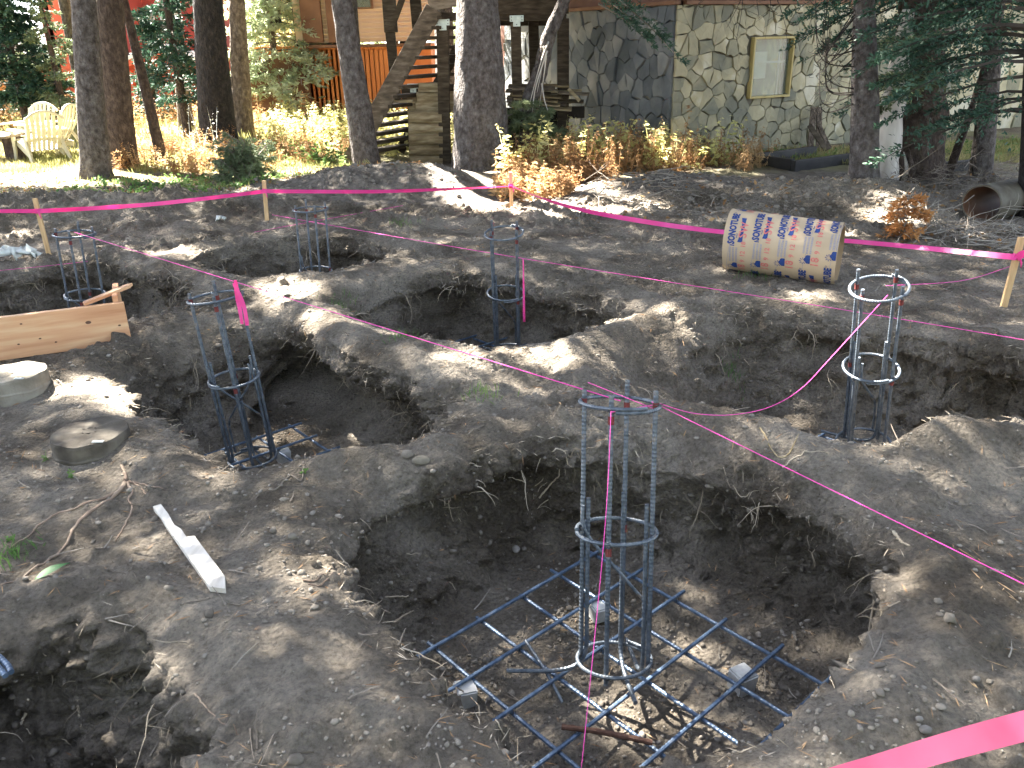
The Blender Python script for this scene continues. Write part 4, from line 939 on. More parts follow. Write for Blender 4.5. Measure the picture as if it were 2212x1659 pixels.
print('canopy', sum(len(np.concatenate(t['V'])) for t in cr_trees), time.time() - T0)

# ------------------------------------------------------------------ visible conifer foliage
def boughs(tr_o, root, brs, m, bl=.07, bw=.02, dens=1.0, name='foliage', twigm='twig', droop=.35, per=9, wood='branches'):
    """brs: list of (start point, direction az, length, rise). Adds woody branches and needle sprays under the tree empty."""
    mb = MB(); Ps = []; Ds = []
    for (p, az, L, rise) in brs:
        p = np.array(p, float); d = np.array([math.cos(az), math.sin(az), 0]); n = max(4, int(L / .17))
        t = np.linspace(0, 1, n); path = p + d * (L * t)[:, None]; path[:, 2] += L * (rise * t - droop * t ** 2)
        path += RNG.normal(size=path.shape) * .008
        mb.tube(path, np.linspace(.012 + .006 * L, .003, n), 3, cap=False)
        sd = np.array([-d[1], d[0], 0])
        nt_ = max(4, int(L / .045 * dens)); tt = RNG.uniform(.12, 1, nt_)
        for side in (-1, 1):
            b0 = np.stack([np.interp(tt, t, path[:, q]) for q in range(3)], 1); tl = L * .42 * (1.1 - tt) * RNG.uniform(.6, 1.2, nt_) + .05
            td = sd * side * .8 + d * .65 + RNG.normal(size=(nt_, 3)) * .15; td[:, 2] -= .15
            td /= np.linalg.norm(td, axis=1)[:, None]
            m_ = max(3, int(per * dens)); s = RNG.uniform(0.05, 1, (nt_, m_))
            pp = b0[:, None] + td[:, None] * (tl[:, None] * s)[..., None]; pp[..., 2] -= .12 * (tl[:, None] * s) 
            dd = td[:, None] + RNG.normal(size=(nt_, m_, 3)) * .5
            Ps.append(pp.reshape(-1, 3)); Ds.append(dd.reshape(-1, 3))
    P = np.concatenate(Ps); D = np.concatenate(Ds)
    V, F = kites(P, D, RNG.uniform(bl * .7, bl * 1.3, len(P)), RNG.uniform(bw * .7, bw * 1.3, len(P)))
    mb.build(wood, twigm, tr_o, kind='stuff')
    np_mesh(name, V, F, m, parent=tr_o, kind='stuff'); return len(P)
def conifer(base, h, rad, m, label, z0=.2, zmax=None, bl=.07, bw=.022, nb=90, dens=1.0, barkm='barkbrown', r=.09, per=9, group=None, cat='conifer', azr=(0, 6.28), cone=.8):
    base = np.array(base, float); t = thing('fir_tree', base, label, cat, group)
    V, F = trunk_mesh([base - [0, 0, .1], base + [0, 0, h * .5], base + [0, 0, h]], [r, r * .6, r * .05], sides=10, flare=.1); np_mesh('trunk', V, F, barkm, True, parent=t)
    zm = min(h, zmax or h); brs = []
    for k in range(nb):
        z_ = z0 + (zm - z0) * (k + random.random()) / nb; L = rad * (1 - cone * z_ / h) * random.uniform(.65, 1.12) + .05
        brs.append((base + [0, 0, z_], random.uniform(*azr), L, random.uniform(.0, .25)))
    n = boughs(t, base, brs, m, bl, bw, dens, droop=.3, per=per); return t
conifer(G(66, 292), 7.5, 1.0, 'fir', 'dense dark fir behind the white chairs', .7, 4.2, nb=190, bl=.1, bw=.035, dens=.8)
conifer(G(408, 300), 7, 1.0, 'fir', 'dark fir whose boughs cross in front of the red house porch', .8, 4.0, nb=70, bl=.1, bw=.03, dens=.9)
conifer(G(150, 292), 3.2, .7, 'fir_light', 'small green-grey fir between the dense fir and the left trunks', .15, 3, nb=60, bl=.09, bw=.03, dens=.8)
conifer(G(340, 262), 2.6, .55, 'fir', 'young dark fir behind the leaning thin trunk', .1, 2.5, nb=50, bl=.09, bw=.03, dens=.8)
conifer(G(610, 262), 9, 1.5, 'pine_sunlit', 'pale sunlit pine between the tan trunk and the tan house', .7, 4.5, nb=110, bl=.12, bw=.035, dens=.7, barkm='barktan')
conifer(G(668, 232), 9, 1.9, 'pine_sunlit', 'sunlit-coloured fir in front of the tan house', .3, 4.5, nb=170, bl=.14, bw=.05, dens=.9, barkm='barktan')
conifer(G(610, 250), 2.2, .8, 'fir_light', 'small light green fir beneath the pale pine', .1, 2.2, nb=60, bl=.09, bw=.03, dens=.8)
# hemlock boughs hanging at the right
tH = TREES[9]; brs = []
for k in range(54):
    z_ = random.uniform(1.3, 4.6); c = np.array([np.interp(z_, tH['P'][:, 2], tH['P'][:, q]) for q in range(2)] + [z_])
    az = random.uniform(2.2, 4.3) if k % 3 else random.uniform(-1.0, 1.4); brs.append((c, az, random.uniform(.8, 2.0), random.uniform(-.1, .1)))
boughs(tH['o'], None, brs, 'fir', .055, .017, .9, droop=.32, per=8, twigm='dark_timber')
tq_br = []
for k in range(26):
    z_ = random.uniform(1.7, 4.2); tq_br.append((Bq + [.05, 0, z_], random.uniform(2.4, 6.4), random.uniform(.6, 1.6), .05))
boughs(tq, None, tq_br, 'fir', .055, .017, .9, droop=.35, per=8)
pP = AT(1960, 170, 8.9); boughs(tH['o'], None, [(AT(2100, 120, 9.6), math.pi + .15, 1.25, -.1), (AT(2090, 150, 9.5), math.pi + .3, 1.1, -.15), (AT(2060, 60, 9.5), math.pi + .2, 1.0, -.1)], 'fir_light', .055, .017, 1.6, name='pale_foliage', wood='pale_branches', droop=.2)
tE_ = TREES[11]; brs = []
for k in range(44):
    z_ = random.uniform(1.0, 3.4); c = np.array([np.interp(z_, tE_['P'][:, 2], tE_['P'][:, q]) for q in range(2)] + [z_]); brs.append((c, random.uniform(2.3, 3.9), random.uniform(.7, 1.7), random.uniform(-.1, .15)))
boughs(tE_['o'], None, brs, 'fir', .055, .02, .9, droop=.3, per=8, twigm='dark_timber')
brs = []
for k in range(40):
    z_ = random.uniform(2.0, 3.6); brs.append((Bq + [.1, 0.1, z_], random.uniform(-.9, 3.6), random.uniform(.8, 1.9), random.uniform(-.2, .05)))
boughs(tq, None, brs, 'fir', .055, .02, .9, droop=.3, per=8, twigm='dark_timber')
# bare curved branches on the slender trunk at right
tS = TREES[8]; mb = MB()
for k in range(16):
    zt_b = random.uniform(1.9, 2.9); s0 = AT(1846, random.uniform(20, 230), 9.05); e_ = AT(random.uniform(1755, 1800), random.uniform(-40, 160), 8.8 + random.uniform(-.2, .2))
    mid = (s0 + e_) / 2 + [-.12, 0, -.22]; mb.tube(bez([s0, mid, e_], 12) , np.linspace(.008, .003, 12), 4, cap=False)
    for j in range(5):
        a = mid + RNG.normal(size=3) * .08; mb.tube([a, a + [random.uniform(-.1, .15), 0, random.uniform(-.15, .05)]], [.003, .0015], 3, cap=False)
mb.build('bare_branches', 'dark_timber', tS['o'], kind='stuff')
# hanging dead twigs over the stone wall
mb = MB(); brsT = []
for (sx, sy, ex, ey) in ((1600,-60,1640,40),(1620,-60,1570,60),(1640,-50,1700,70),(1680,-60,1800,80),(1560,-60,1500,20),(1600,-60,1590,90),(1650,-60,1660,50)):
    a = AT(sx, sy, 11.3); b_ = AT(ex, ey, 11.3); mb.tube(bez([a, (a + b_) / 2 + [.05, 0, .05], b_], 8), np.linspace(.008, .002, 8), 4, cap=False)
    for j in range(7):
        q = a + (b_ - a) * random.uniform(.2, 1); mb.tube([q, q + RNG.normal(size=3) * .14], [.003, .0012], 3, cap=False)
mb.build('dead_twigs', 'dark_timber', TREES[7]['o'], kind='stuff')
boughs(TREES[7]['o'], None, [(AT(1250, -30, 11.3), .1, .9, -.3), (AT(1290, 10, 11.3), -.3, .7, -.35), (AT(1270, -40, 11.3), -.1, 1.2, -.45)], 'fir', .06, .016, 1.3, name='low_foliage', wood='low_branches')

# silvery leaning young pine in front of the deck
Bp = G(1132, 360); tp = thing('young_pine', Bp, 'silvery young pine leaning right in front of the deck posts', 'young pine')
mb = MB(); path = bez([Bp - [0, 0, .1], AT(1135, 250, Bp[1]), AT(1165, 160, Bp[1]), AT(1185, 80, Bp[1]), AT(1215, 10, Bp[1]), AT(1250, -80, Bp[1])], 40); mb.tube(path, np.linspace(.13, .07, 40) * (1 + .06 * np.sin(np.arange(40) * 1.7)), 12); mb.build('trunk', 'bark', tp, True)
mb = MB()
for (sx, sy, ex, ey) in ((1185,90,1140,240),(1182,110,1150,250),(1180,120,1165,230),(1170,180,1190,255),(1175,100,1160,200)):
    a = AT(sx, sy, Bp[1] - .1); b_ = AT(ex, ey, Bp[1] - .15); mb.tube(bez([a, (a + b_) / 2 + RNG.normal(size=3) * .05, b_], 10), np.linspace(.014, .004, 10), 5)
mb.build('bare_branches', 'dead_sunlit_wood', tp, True, kind='stuff')
tuft = []
for (x_, y_) in ((1120,225),(1095,250),(1150,245),(1170,250),(1130,265),(1085,280),(1190,275),(1200,290),(1110,285)):
    tuft.append((AT(x_, y_, Bp[1] - .2), random.uniform(0, 6.28), .32, .2)); tuft.append((AT(x_, y_, Bp[1] - .2), random.uniform(0, 6.28), .28, .2))
boughs(tp, None, tuft, 'fir_light', .075, .008, 2.6, droop=.1, per=12)
print('foliage', time.time() - T0)

# ------------------------------------------------------------------ stone house at the right
K = G(1444, 352); K[2] = 0
az1 = math.radians(63); d1 = np.array([math.sin(az1), math.cos(az1), 0]); d2 = np.array([-math.cos(az1), math.sin(az1), 0])
n1 = np.array([d1[1], -d1[0], 0]); n2 = -d1     # outward normals (towards the camera / to the left)
house = thing('stone_house', K, 'house with irregular stone walls and a yellow-framed window at right', 'house')
def on_plane(px, O_, n_):
    d = CF + CR * (px[0] - 1106) / FPX - CU * (px[1] - 829.5) / FPX
    return CP + d * (((O_ - CP) @ n_) / (d @ n_))
def on_wall(px, d_, n_): q = on_plane(px, K, n_) - K; return float(q @ d_), float(q[2])
topz = on_wall((1500, 10), d1, n1)[1]
def clip(poly, p, n_):
    out = []
    for i in range(len(poly)):
        a = poly[i]; b_ = poly[(i + 1) % len(poly)]; da = (a - p) @ n_; db = (b_ - p) @ n_
        if da <= 0: out.append(a)
        if da * db < 0: out.append(a + (b_ - a) * da / (da - db))
    return out
def stone_wall(wall, O_, d_, n_, W_, H_, cell, m, hole=None, seed=1, zlo=-.1, big=4.3):
    rg = np.random.default_rng(seed); S = []
    z_ = zlo; row = 0
    while z_ < H_:
        ch = cell * rg.uniform(.8, 1.15); x_ = rg.uniform(-.3, 0) * cell
        while x_ < big:
            cw = cell * rg.uniform(.55, 1.35); S.append((x_ + cw / 2 + rg.normal() * .03, z_ + ch / 2 + rg.normal() * .3 * cell)); x_ += cw
        z_ += ch
    z_ = zlo
    while z_ < H_:
        x_ = big + rg.uniform(0, .3)
        while x_ < W_ + .3: S.append((x_, z_ + .2 + rg.normal() * .07)); x_ += rg.uniform(.3, .55)
        z_ += .36
    S = np.array(S); k_ = 0
    for i, s in enumerate(S):
        poly = [np.array(q) for q in ((0.0, zlo), (W_, zlo), (W_, H_), (0.0, H_))]
        dd = S - s; near = np.argsort((dd ** 2).sum(1))[1:16]
        for j in near: poly = clip(poly, (s + S[j]) / 2, dd[j] / np.linalg.norm(dd[j]))
        if len(poly) < 3: continue
        P = np.array(poly); c = P.mean(0)
        if hole and hole[0] < c[0] < hole[1] and hole[2] < c[1] < hole[3]: continue
        if hole:   # keep stones clear of the window
            if c[1] > hole[2] - .0 and c[1] < hole[3]:
                if c[0] <= hole[0]: P[:, 0] = np.minimum(P[:, 0], hole[0] - .01)
                if c[0] >= hole[1]: P[:, 0] = np.maximum(P[:, 0], hole[1] + .01)
            elif hole[0] < c[0] < hole[1]:
                if c[1] <= hole[2]: P[:, 1] = np.minimum(P[:, 1], hole[2] - .01)
                else: P[:, 1] = np.maximum(P[:, 1], hole[3] + .01)
            c = P.mean(0)
        # subdivide and roughen the outline
        Q = []
        for a in range(len(P)):
            p, q = P[a], P[(a + 1) % len(P)]; Q.append(p)
            if np.linalg.norm(q - p) > .09: Q.append((p + q) / 2 + rg.normal(size=2) * .012)
        Q = np.array(Q); L_ = np.linalg.norm(Q - c, axis=1)[:, None] + 1e-6; j_ = rg.uniform(.003, .007)
        Qo = c + (Q - c) * np.maximum(.2, 1 - j_ / L_); Qi = c + (Q - c) * np.maximum(.15, 1 - (j_ + .005) / L_)
        dep = rg.uniform(.02, .055); n = len(Q); tilt = rg.normal(size=2) * .03
        def W3(q, h): return O_ + d_ * q[0] + np.array([0, 0, q[1]]) + n_ * h
        V = [W3(q, .0) for q in Qo] + [W3(q, dep * .75) for q in Qo] + [W3(q, dep + (q - c) @ tilt + rg.normal() * .003) for q in Qi] + [W3(c, dep + .004)]
        Fc = [(a, (a + 1) % n, n + (a + 1) % n, n + a) for a in range(n)] + [(n + a, n + (a + 1) % n, 2 * n + (a + 1) % n, 2 * n + a) for a in range(n)] + [(2 * n + a, 2 * n + (a + 1) % n, 3 * n) for a in range(n)]
        V = [v - np.array(wall.location) - np.array(house.location) for v in V]
        me_ = bpy.data.meshes.new('stone'); me_.from_pydata([tuple(v) for v in V], [], Fc if n_ is n1 else [f[::-1] for f in Fc]); me_.materials.append(MAT[m]); me_.update()
        finish(bpy.data.objects.new('stone', me_), wall); k_ += 1
    return k_
wl = on_wall((1623, 80), d1, n1); wr = on_wall((1711, 82), d1, n1); wb = on_wall((1620, 213), d1, n1)
hole = (wl[0], wr[0], wb[1], wl[1])
def wall_backing(name, O_, d_, n_, W_, H_, hole=None):
    mb = MB(); th = .18
    def bx(x0, x1, z0, z1): mb.box(O_ + d_ * (x0 + x1) / 2 - n_ * th / 2 + np.array([0, 0, (z0 + z1) / 2]), (x1 - x0, th, z1 - z0), (d_, n_, (0, 0, 1)))
    if hole: bx(0, hole[0], -.3, H_); bx(hole[1], W_, -.3, H_); bx(hole[0], hole[1], -.3, hole[2]); bx(hole[0], hole[1], hole[3], H_)
    else: bx(0, W_, -.3, H_)
    return mb.build(name, 'mortar', house)
W1 = wall_backing('stone_wall', K, d1, n1, 8.5, topz, hole); W2 = wall_backing('stone_wall', K + n2 * 0 + d2 * .0, d2, n2, 5.2, topz)
W1['label'] = 'pale front stone wall with the window'; W2['label'] = 'shaded side stone wall behind the deck'
print('stones', stone_wall(W1, K, d1, n1, 8.5, topz, .215, 'wallstone', hole, 3, big=4.1), stone_wall(W2, K, d2, n2, 5.2, topz, .25, 'wallstone_shaded', None, 5, big=2.6), time.time() - T0)
# window
hx0, hx1, hz0, hz1 = hole; fr = .032
def wbox(name, x0, x1, z0, z1, y0, y1, m, parent, bev=.003):
    mb = MB(); mb.box(K + d1 * (x0 + x1) / 2 + n1 * (y0 + y1) / 2 + np.array([0, 0, (z0 + z1) / 2]), (x1 - x0, y1 - y0, z1 - z0), (d1, n1, (0, 0, 1)), bev=bev)
    V = mb; return mb.build(name, m, parent if parent.parent is None else None) if parent.parent is None else child_of(mb, name, m, parent)
def child_of(mb, name, m, parent):
    off = np.array(parent.location) + (np.array(parent.parent.location) if parent.parent else 0)
    mb.v = [(a - off[0], b_ - off[1], c - off[2]) for a, b_, c in mb.v]
    return mb.build(name, m, parent, local=True)
mb = MB()
for (a, b_, c, d) in ((hx0, hx1, hz1 - fr, hz1), (hx0, hx1, hz0, hz0 + fr), (hx0, hx0 + fr, hz0 + fr, hz1 - fr), (hx1 - fr, hx1, hz0 + fr, hz1 - fr)):
    mb.box(K + d1 * (a + b_) / 2 + n1 * .03 + np.array([0, 0, (c + d) / 2]), (b_ - a, .1, d - c), (d1, n1, (0, 0, 1)), bev=.004)
WIN = mb.build('window', 'windowframe', house)
wbox('pane', hx0 + fr, hx1 - fr, hz0 + fr, hz1 - fr, .0, .008, 'glass', WIN, 0)
zc = (hz0 + hz1) / 2 + .08
for (a, b_, c, d, nm) in ((hx0 + fr, hx1 - fr, zc - .02, zc + .01, 'sash_bar'), (hx0 + .74 * (hx1 - hx0), hx0 + .74 * (hx1 - hx0) + .02, hz0 + fr, hz1 - fr, 'sash_bar')):
    wbox(nm, a, b_, c, d, -.03, -.004, 'whitesash', WIN, .002)
wbox('pale_panel', hx0 + fr, hx0 + .5 * (hx1 - hx0), hz0 + .32 * (hz1 - hz0), hz1 - .24 * (hz1 - hz0), -.07, -.06, 'pale_panel', WIN, 0)  # white panel set behind the left half of the pane
wbox('reflection_panel', hx0 + .01, hx1 - .01, hz0 + .01, hz1 - .01, -.16, -.14, 'reflfoliage', WIN, 0)  # painted panel standing for foliage reflected in the glass
# trim and siding above, base trim
def hbox(name, O_, d_, n_, x0, x1, z0, z1, y0, y1, m):
    mb = MB(); mb.box(O_ + d_ * (x0 + x1) / 2 + n_ * (y0 + y1) / 2 + np.array([0, 0, (z0 + z1) / 2]), (x1 - x0, y1 - y0, z1 - z0), (d_, n_, (0, 0, 1)), bev=.004); return mb.build(name, m, house)
hbox('fascia_board', K, d1, n1, .1, 8.6, topz, topz + .05, .0, .09, 'trimbrown'); hbox('fascia_board', K, d2, n2, -.09, 5.3, topz, topz + .05, 0, .09, 'trimbrown')
for k in range(8): hbox('siding_board', K, d1, n1, -.0, 8.6, topz + .052 + .2 * k, topz + .25 + .2 * k, -.1, .05 - .0 * k, 'sidingbrown'); hbox('siding_board', K, d2, n2, -.04, 5.3, topz + .052 + .2 * k, topz + .25 + .2 * k, -.1, .045, 'sidingbrown')
hbox('base_board', K, d1, n1, 2.6, 4.3, .0, .05, .09, .14, 'boards')
# far side and roof so that the house is closed
hbox('back_wall', K + d2 * 5.2, d1, n1, 0, 8.5, -.3, topz + 1.6, -.2, 0, 'sidingbrown'); hbox('end_wall', K + d1 * 8.5, d2, n2, .0, 5.2, -.3, topz + 1.6, -.2, 0, 'sidingbrown')
mb = MB(); zr = topz + 1.66; q = [K + d1 * a + d2 * b_ + np.array([0, 0, zr + c]) for a, b_, c in ((-.5, -.5, 0), (9, -.5, 0), (9, 2.6, 1.5), (-.5, 2.6, 1.5), (9, 5.7, 0), (-.5, 5.7, 0))]
q2 = [p + np.array([0, 0, .12]) for p in q]
mb.add(q + q2, [(0, 1, 2, 3), (3, 2, 4, 5), (6, 9, 8, 7), (9, 11, 10, 8), (0, 6, 7, 1), (5, 4, 10, 11), (0, 3, 9, 6), (3, 5, 11, 9), (1, 7, 8, 2), (2, 8, 10, 4)]); mb.build('roof', 'dark_timber', house)
# leaning boards, black trough
def board(name, a, b_, w, th, m, label, cat, nrm=(0, -1, 0), group=None):
    a = np.array(a, float); b_ = np.array(b_, float); ax = b_ - a; L_ = np.linalg.norm(ax); ax /= L_; n_ = np.array(nrm, float); s_ = np.cross(ax, n_); s_ /= np.linalg.norm(s_); n_ = np.cross(s_, ax)
    mb = MB(); mb.box((a + b_) / 2, (L_, w, th), (ax, s_, n_), bev=.003); return mb.build(name, m, None, label=label, cat=cat, group=group)
YB = on_plane((1760, 300), K + n1 * .35, n1)[1]
board('old_board', AT(1750, 320, YB), AT(1758, 232, YB + .2), .09, .04, 'barktan', 'upright weathered board leaning on the stone wall, left one', 'board', group='boards by the stone wall')
board('old_board', AT(1768, 320, YB), AT(1770, 232, YB + .2), .08, .04, 'barktan', 'upright weathered board leaning on the stone wall, right one', 'board', group='boards by the stone wall')
board('old_board', AT(1786, 326, YB - .3), AT(1748, 270, YB - .1), .07, .04, 'boards', 'slanting grey board leaning against the two upright ones', 'board', group='boards by the stone wall')
board('old_board', AT(1792, 322, YB - .3), AT(1768, 268, YB - .1), .06, .04, 'barktan', 'narrow slanting board beside the grey slanting one', 'board', group='boards by the stone wall')
board('old_board', AT(1735, 322, YB - .1), AT(1812, 318, YB + .3), .07, .06, 'trimbrown', 'reddish board lying flat at the foot of the stone wall', 'board', nrm=(0, 0, 1), group='boards by the stone wall')
for a, b_, lb in (((1712, 372), (1852, 352), 'black timber edging left of the slender grey trunk'), ((1985, 380), (2120, 368), 'dark timber edging between the split trunk and the grey leaning trunk')):
    A_ = G(*a); B_ = G(*b_); u = B_ - A_; L_ = np.linalg.norm(u[:2]); u[2] = 0; u /= L_; s_ = np.array([-u[1], u[0], 0])
    t = thing('timber_edging', A_ + u * L_ / 2, lb, 'timber edging')
    mb = MB(); mb.box(A_ + u * L_ / 2 + np.array([0, 0, .05]), (L_, .07, .2), (u, s_, (0, 0, 1)), bev=.006); mb.build('front_board', 'blacktrough', t)
    mb = MB(); mb.box(A_ + u * L_ / 2 + s_ * .75 + np.array([0, 0, .07]), (L_, .07, .19), (u, s_, (0, 0, 1)), bev=.006); mb.build('back_board', 'blacktrough', t)
    mb = MB(); mb.box(A_ + u * .04 + s_ * .375 + np.array([0, 0, .07]), (.07, .66, .19), (u, s_, (0, 0, 1)), bev=.006); mb.build('end_board', 'blacktrough', t)
print('house', time.time() - T0)

# ------------------------------------------------------------------ deck with stairs
YD = float(G(965, 352)[1])
deck = thing('deck', G(1040, 350), 'weathered timber deck with open stairs behind the largest trunk', 'deck')
def dbox(name, px0, px1, y, w, th, m='deckwood', y1=None, parent=deck, up=(0, -1, 0)):
    a = AT(*px0, y); b_ = AT(*px1, y1 or y); ax = b_ - a; L_ = np.linalg.norm(ax); ax /= L_; n_ = np.array(up, float); s_ = np.cross(ax, n_); s_ /= np.linalg.norm(s_); n_ = np.cross(s_, ax)
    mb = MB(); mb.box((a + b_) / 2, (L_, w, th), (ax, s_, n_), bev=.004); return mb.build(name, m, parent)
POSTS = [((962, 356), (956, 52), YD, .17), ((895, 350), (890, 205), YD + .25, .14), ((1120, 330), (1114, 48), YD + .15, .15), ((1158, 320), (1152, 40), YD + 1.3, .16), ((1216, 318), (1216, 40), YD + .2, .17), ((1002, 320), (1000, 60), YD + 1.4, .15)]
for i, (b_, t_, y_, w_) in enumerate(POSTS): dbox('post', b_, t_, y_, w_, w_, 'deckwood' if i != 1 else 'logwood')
def bracket(px, y_, w_):
    c = AT(*px, y_ - .1); br = thing('x', c, 'x', 'x') if False else None
    mb = MB(); mb.box(c, (w_, .012, w_ * .42), bev=.002); mb.box(c - [0, 0, w_ * .36], (w_ * .52, .011, w_ * .34), bev=.002); o = mb.build('post_bracket', 'galv', deck)
    for i, (x, z) in enumerate(((-.38, .1), (-.38, -.1), (.38, .1), (.38, -.1), (0, -.4))):
        mb = MB(); p = c + np.array([x * w_, -.008, z * w_]); mb.tube([p, p - [0, .008, 0]], .008, 6); child_of(mb, 'bolt', 'bolt', o)
bracket((1116, 40), YD + .15 - .0, .2); bracket((956, 48), YD, .2); bracket((892, 186), YD + .25, .17)
# beams (face boards) under the deck floor
dbox('beam', (905, 36), (1222, 36), YD - .02, .11, .1, y1=YD + .2); dbox('beam', (1000, 12), (1228, 10), YD - .04, .24, .06, y1=YD + .18); dbox('beam', (940, -22), (1235, -24), YD - .06, .22, .06, y1=YD + .16)
dbox('beam', (1060, 44), (1222, 44), YD + 1.5, .16, .08)
dbox('rim_board', (925, 8), (1010, -8), YD - .1, .2, .05, 'boards')
for k in range(14):     # deck floor boards
    p = AT(930 + k * 22, 10, YD + .1); mb = MB(); mb.box(p + [0, .85, .16], (.14, 2.2, .035), bev=.003); mb.build('floor_board', 'deckwood', deck)
# stairs: two sloping stringers with treads between them
Sa, Sb = AT(934, 26, YD - .15), AT(762, 340, YD - .15)
off = np.array([.62, .95, 0.0])
for k, o_ in enumerate((off * 0, off)):
    a, b_ = Sa + o_, Sb + o_; ax = (b_ - a); L_ = np.linalg.norm(ax); ax /= L_; n_ = np.array([0, -1.0, 0]); s_ = np.cross(ax, n_); s_ /= np.linalg.norm(s_)
    mb = MB(); mb.box((a + b_) / 2, (L_ + .1, .25 if k == 0 else .16, .05), (ax, s_, np.cross(s_, ax)), bev=.004); mb.build('stringer', 'boards' if k == 0 else 'deckwood', deck)
dz_ = Sa[2] - Sb[2]; nT = 15
for k in range(nT):
    f = (k + .4) / nT; p = Sa + (Sb - Sa) * f + off * .5 + [.06, 0, -.02]; u_ = off / np.linalg.norm(off); v_ = np.array([-u_[1], u_[0], 0])
    mb = MB(); mb.box(p, (np.linalg.norm(off), .25, .045), (u_, v_, (0, 0, 1)), bev=.004); mb.build('tread', 'deckwood', deck)
dbox('beam', (868, 205), (1000, 200), YD + .55, .26, .08)
# railing posts rising left of the stair head
dbox('rail_post', (858, 225), (842, 60), YD + .9, .14, .14); dbox('rail_post', (845, 70), (836, -60), YD + .85, .2, .1); dbox('rail_post', (905, 90), (892, -60), YD + 1.0, .16, .16); dbox('rail_brace', (846, 60), (872, -10), YD + .8, .09, .05)
dbox('rail_brace', (815, 250), (760, 170), YD + 1.6, .07, .05, 'barktan')
# log crib under the deck
cr_ = thing('timber_crib', G(920, 356), 'stacked log and plank crib under the deck stairs', 'timber crib')
rows = [(889, 957, 186, 206, .03), (889, 957, 213, 238, .0)] 
zz = [(884, 955, 242, 266), (884, 957, 267, 288), (885, 957, 289, 312), (886, 957, 313, 335), (887, 957, 336, 356)]
for i, (x0, x1, y0, y1) in enumerate(zz):
    a = AT(x0, (y0 + y1) / 2, YD - .02); b_ = AT(x1, (y0 + y1) / 2 + 1, YD - .02); r_ = (y1 - y0) / FPX * YD / CF[1] / 2 * .98
    mb = MB(); t_ = np.linspace(0, 1, 6)[:, None]; mb.tube(a + (b_ - a) * t_, r_ * (1 + .03 * np.sin(np.arange(6) * 2 + i)), 12); mb.build('log', 'logwood', cr_)
for i, (x0, x1, y0, y1) in enumerate([(903, 952, 180, 200), (900, 990, 199, 219), (898, 990, 220, 241)]):
    a = AT(x0, (y0 + y1) / 2, YD + .12); b_ = AT(x1, (y0 + y1) / 2, YD + .12); h_ = (y1 - y0) / FPX * YD / CF[1] * .95
    mb = MB(); mb.box((a + b_) / 2, (np.linalg.norm(b_ - a), .05, h_), bev=.006); mb.build('plank', 'logwood', cr_)
mb = MB(); a = AT(884, 218, YD - .05); mb.box(a - [.1, 0, .0], (.3, .05, .04), bev=.004); mb.build('plank', 'logwood', cr_)
for k in range(5):
    y_ = 243 + 22 * k; a = AT(1090, y_, YD + .5); b_ = AT(1262 if k < 1 else 1225, y_ + 2, YD + .5); mb = MB(); mb.box((a + b_) / 2, (np.linalg.norm(b_ - a), .12, .17), bev=.008); mb.build('log', 'dark_timber', cr_)
# pile of old boards
rb = random.Random(5)
for k in range(16):
    y_ = 232 - k * 3.1; x1 = rb.uniform(1190, 1262); x0 = 1092 + rb.uniform(0, 20); yy_ = YD + .3 - .25 * rb.random()
    lb = ['lowest', 'second lowest', 'third', 'fourth', 'fifth', 'sixth', 'seventh', 'eighth', 'ninth', 'tenth', 'eleventh', 'twelfth', 'thirteenth', 'fourteenth', 'second highest', 'topmost'][k]
    board('old_board', AT(x0, y_ - rb.uniform(0, 2), yy_), AT(x1, y_ + rb.uniform(-1, 6), yy_ - .1), .13, .02 + .012 * rb.random(), 'boards' if k % 3 else 'logwood', lb + ' old board, counted upwards in the pile stacked behind the leaning young pine', 'board', nrm=(0, -.2, 1), group='pile of old boards on the crib')
board('old_board', AT(1228, 192, YD - .1), AT(1252, 218, YD - .25), .05, .02, 'logwood', 'short pale lath slanting down off the board pile', 'board', group='pile of old boards on the crib')
board('old_board', AT(1205, 200, YD), AT(1272, 203, YD - .1), .12, .022, 'boards', 'grey blue-ended board sticking out furthest right from the pile', 'board', nrm=(0, -.2, 1), group='pile of old boards on the crib')
print('deck', time.time() - T0)

# ------------------------------------------------------------------ neighbouring houses
def wbx(name, parent, x0, x1, ytop, ybot, Y, dep, m, label=None):
    a = AT(x0, ybot, Y); b_ = AT(x1, ytop, Y); a2 = AT(x0, ytop, Y)
    mb = MB(); c = (a + b_) / 2; mb.box([c[0], Y + dep / 2, (a[2] + b_[2]) / 2], (abs(b_[0] - a[0]), dep, abs(b_[2] - a[2])), bev=.01); o = mb.build(name, m, parent); 
    if label: o['label'] = label
    return o
YR = 25.0
rh = thing('red_house', AT(280, 240, YR), 'dark red house with white windows behind the left trunks', 'house')
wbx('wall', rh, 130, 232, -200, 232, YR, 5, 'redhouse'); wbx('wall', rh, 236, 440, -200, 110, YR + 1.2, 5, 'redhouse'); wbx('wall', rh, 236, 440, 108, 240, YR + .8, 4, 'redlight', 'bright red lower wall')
wbx('trim_board', rh, 128, 235, 10, 18, YR - .05, .1, 'redhouse'); wbx('trim_board', rh, 150, 160, -200, 232, YR - .1, .1, 'redlight')
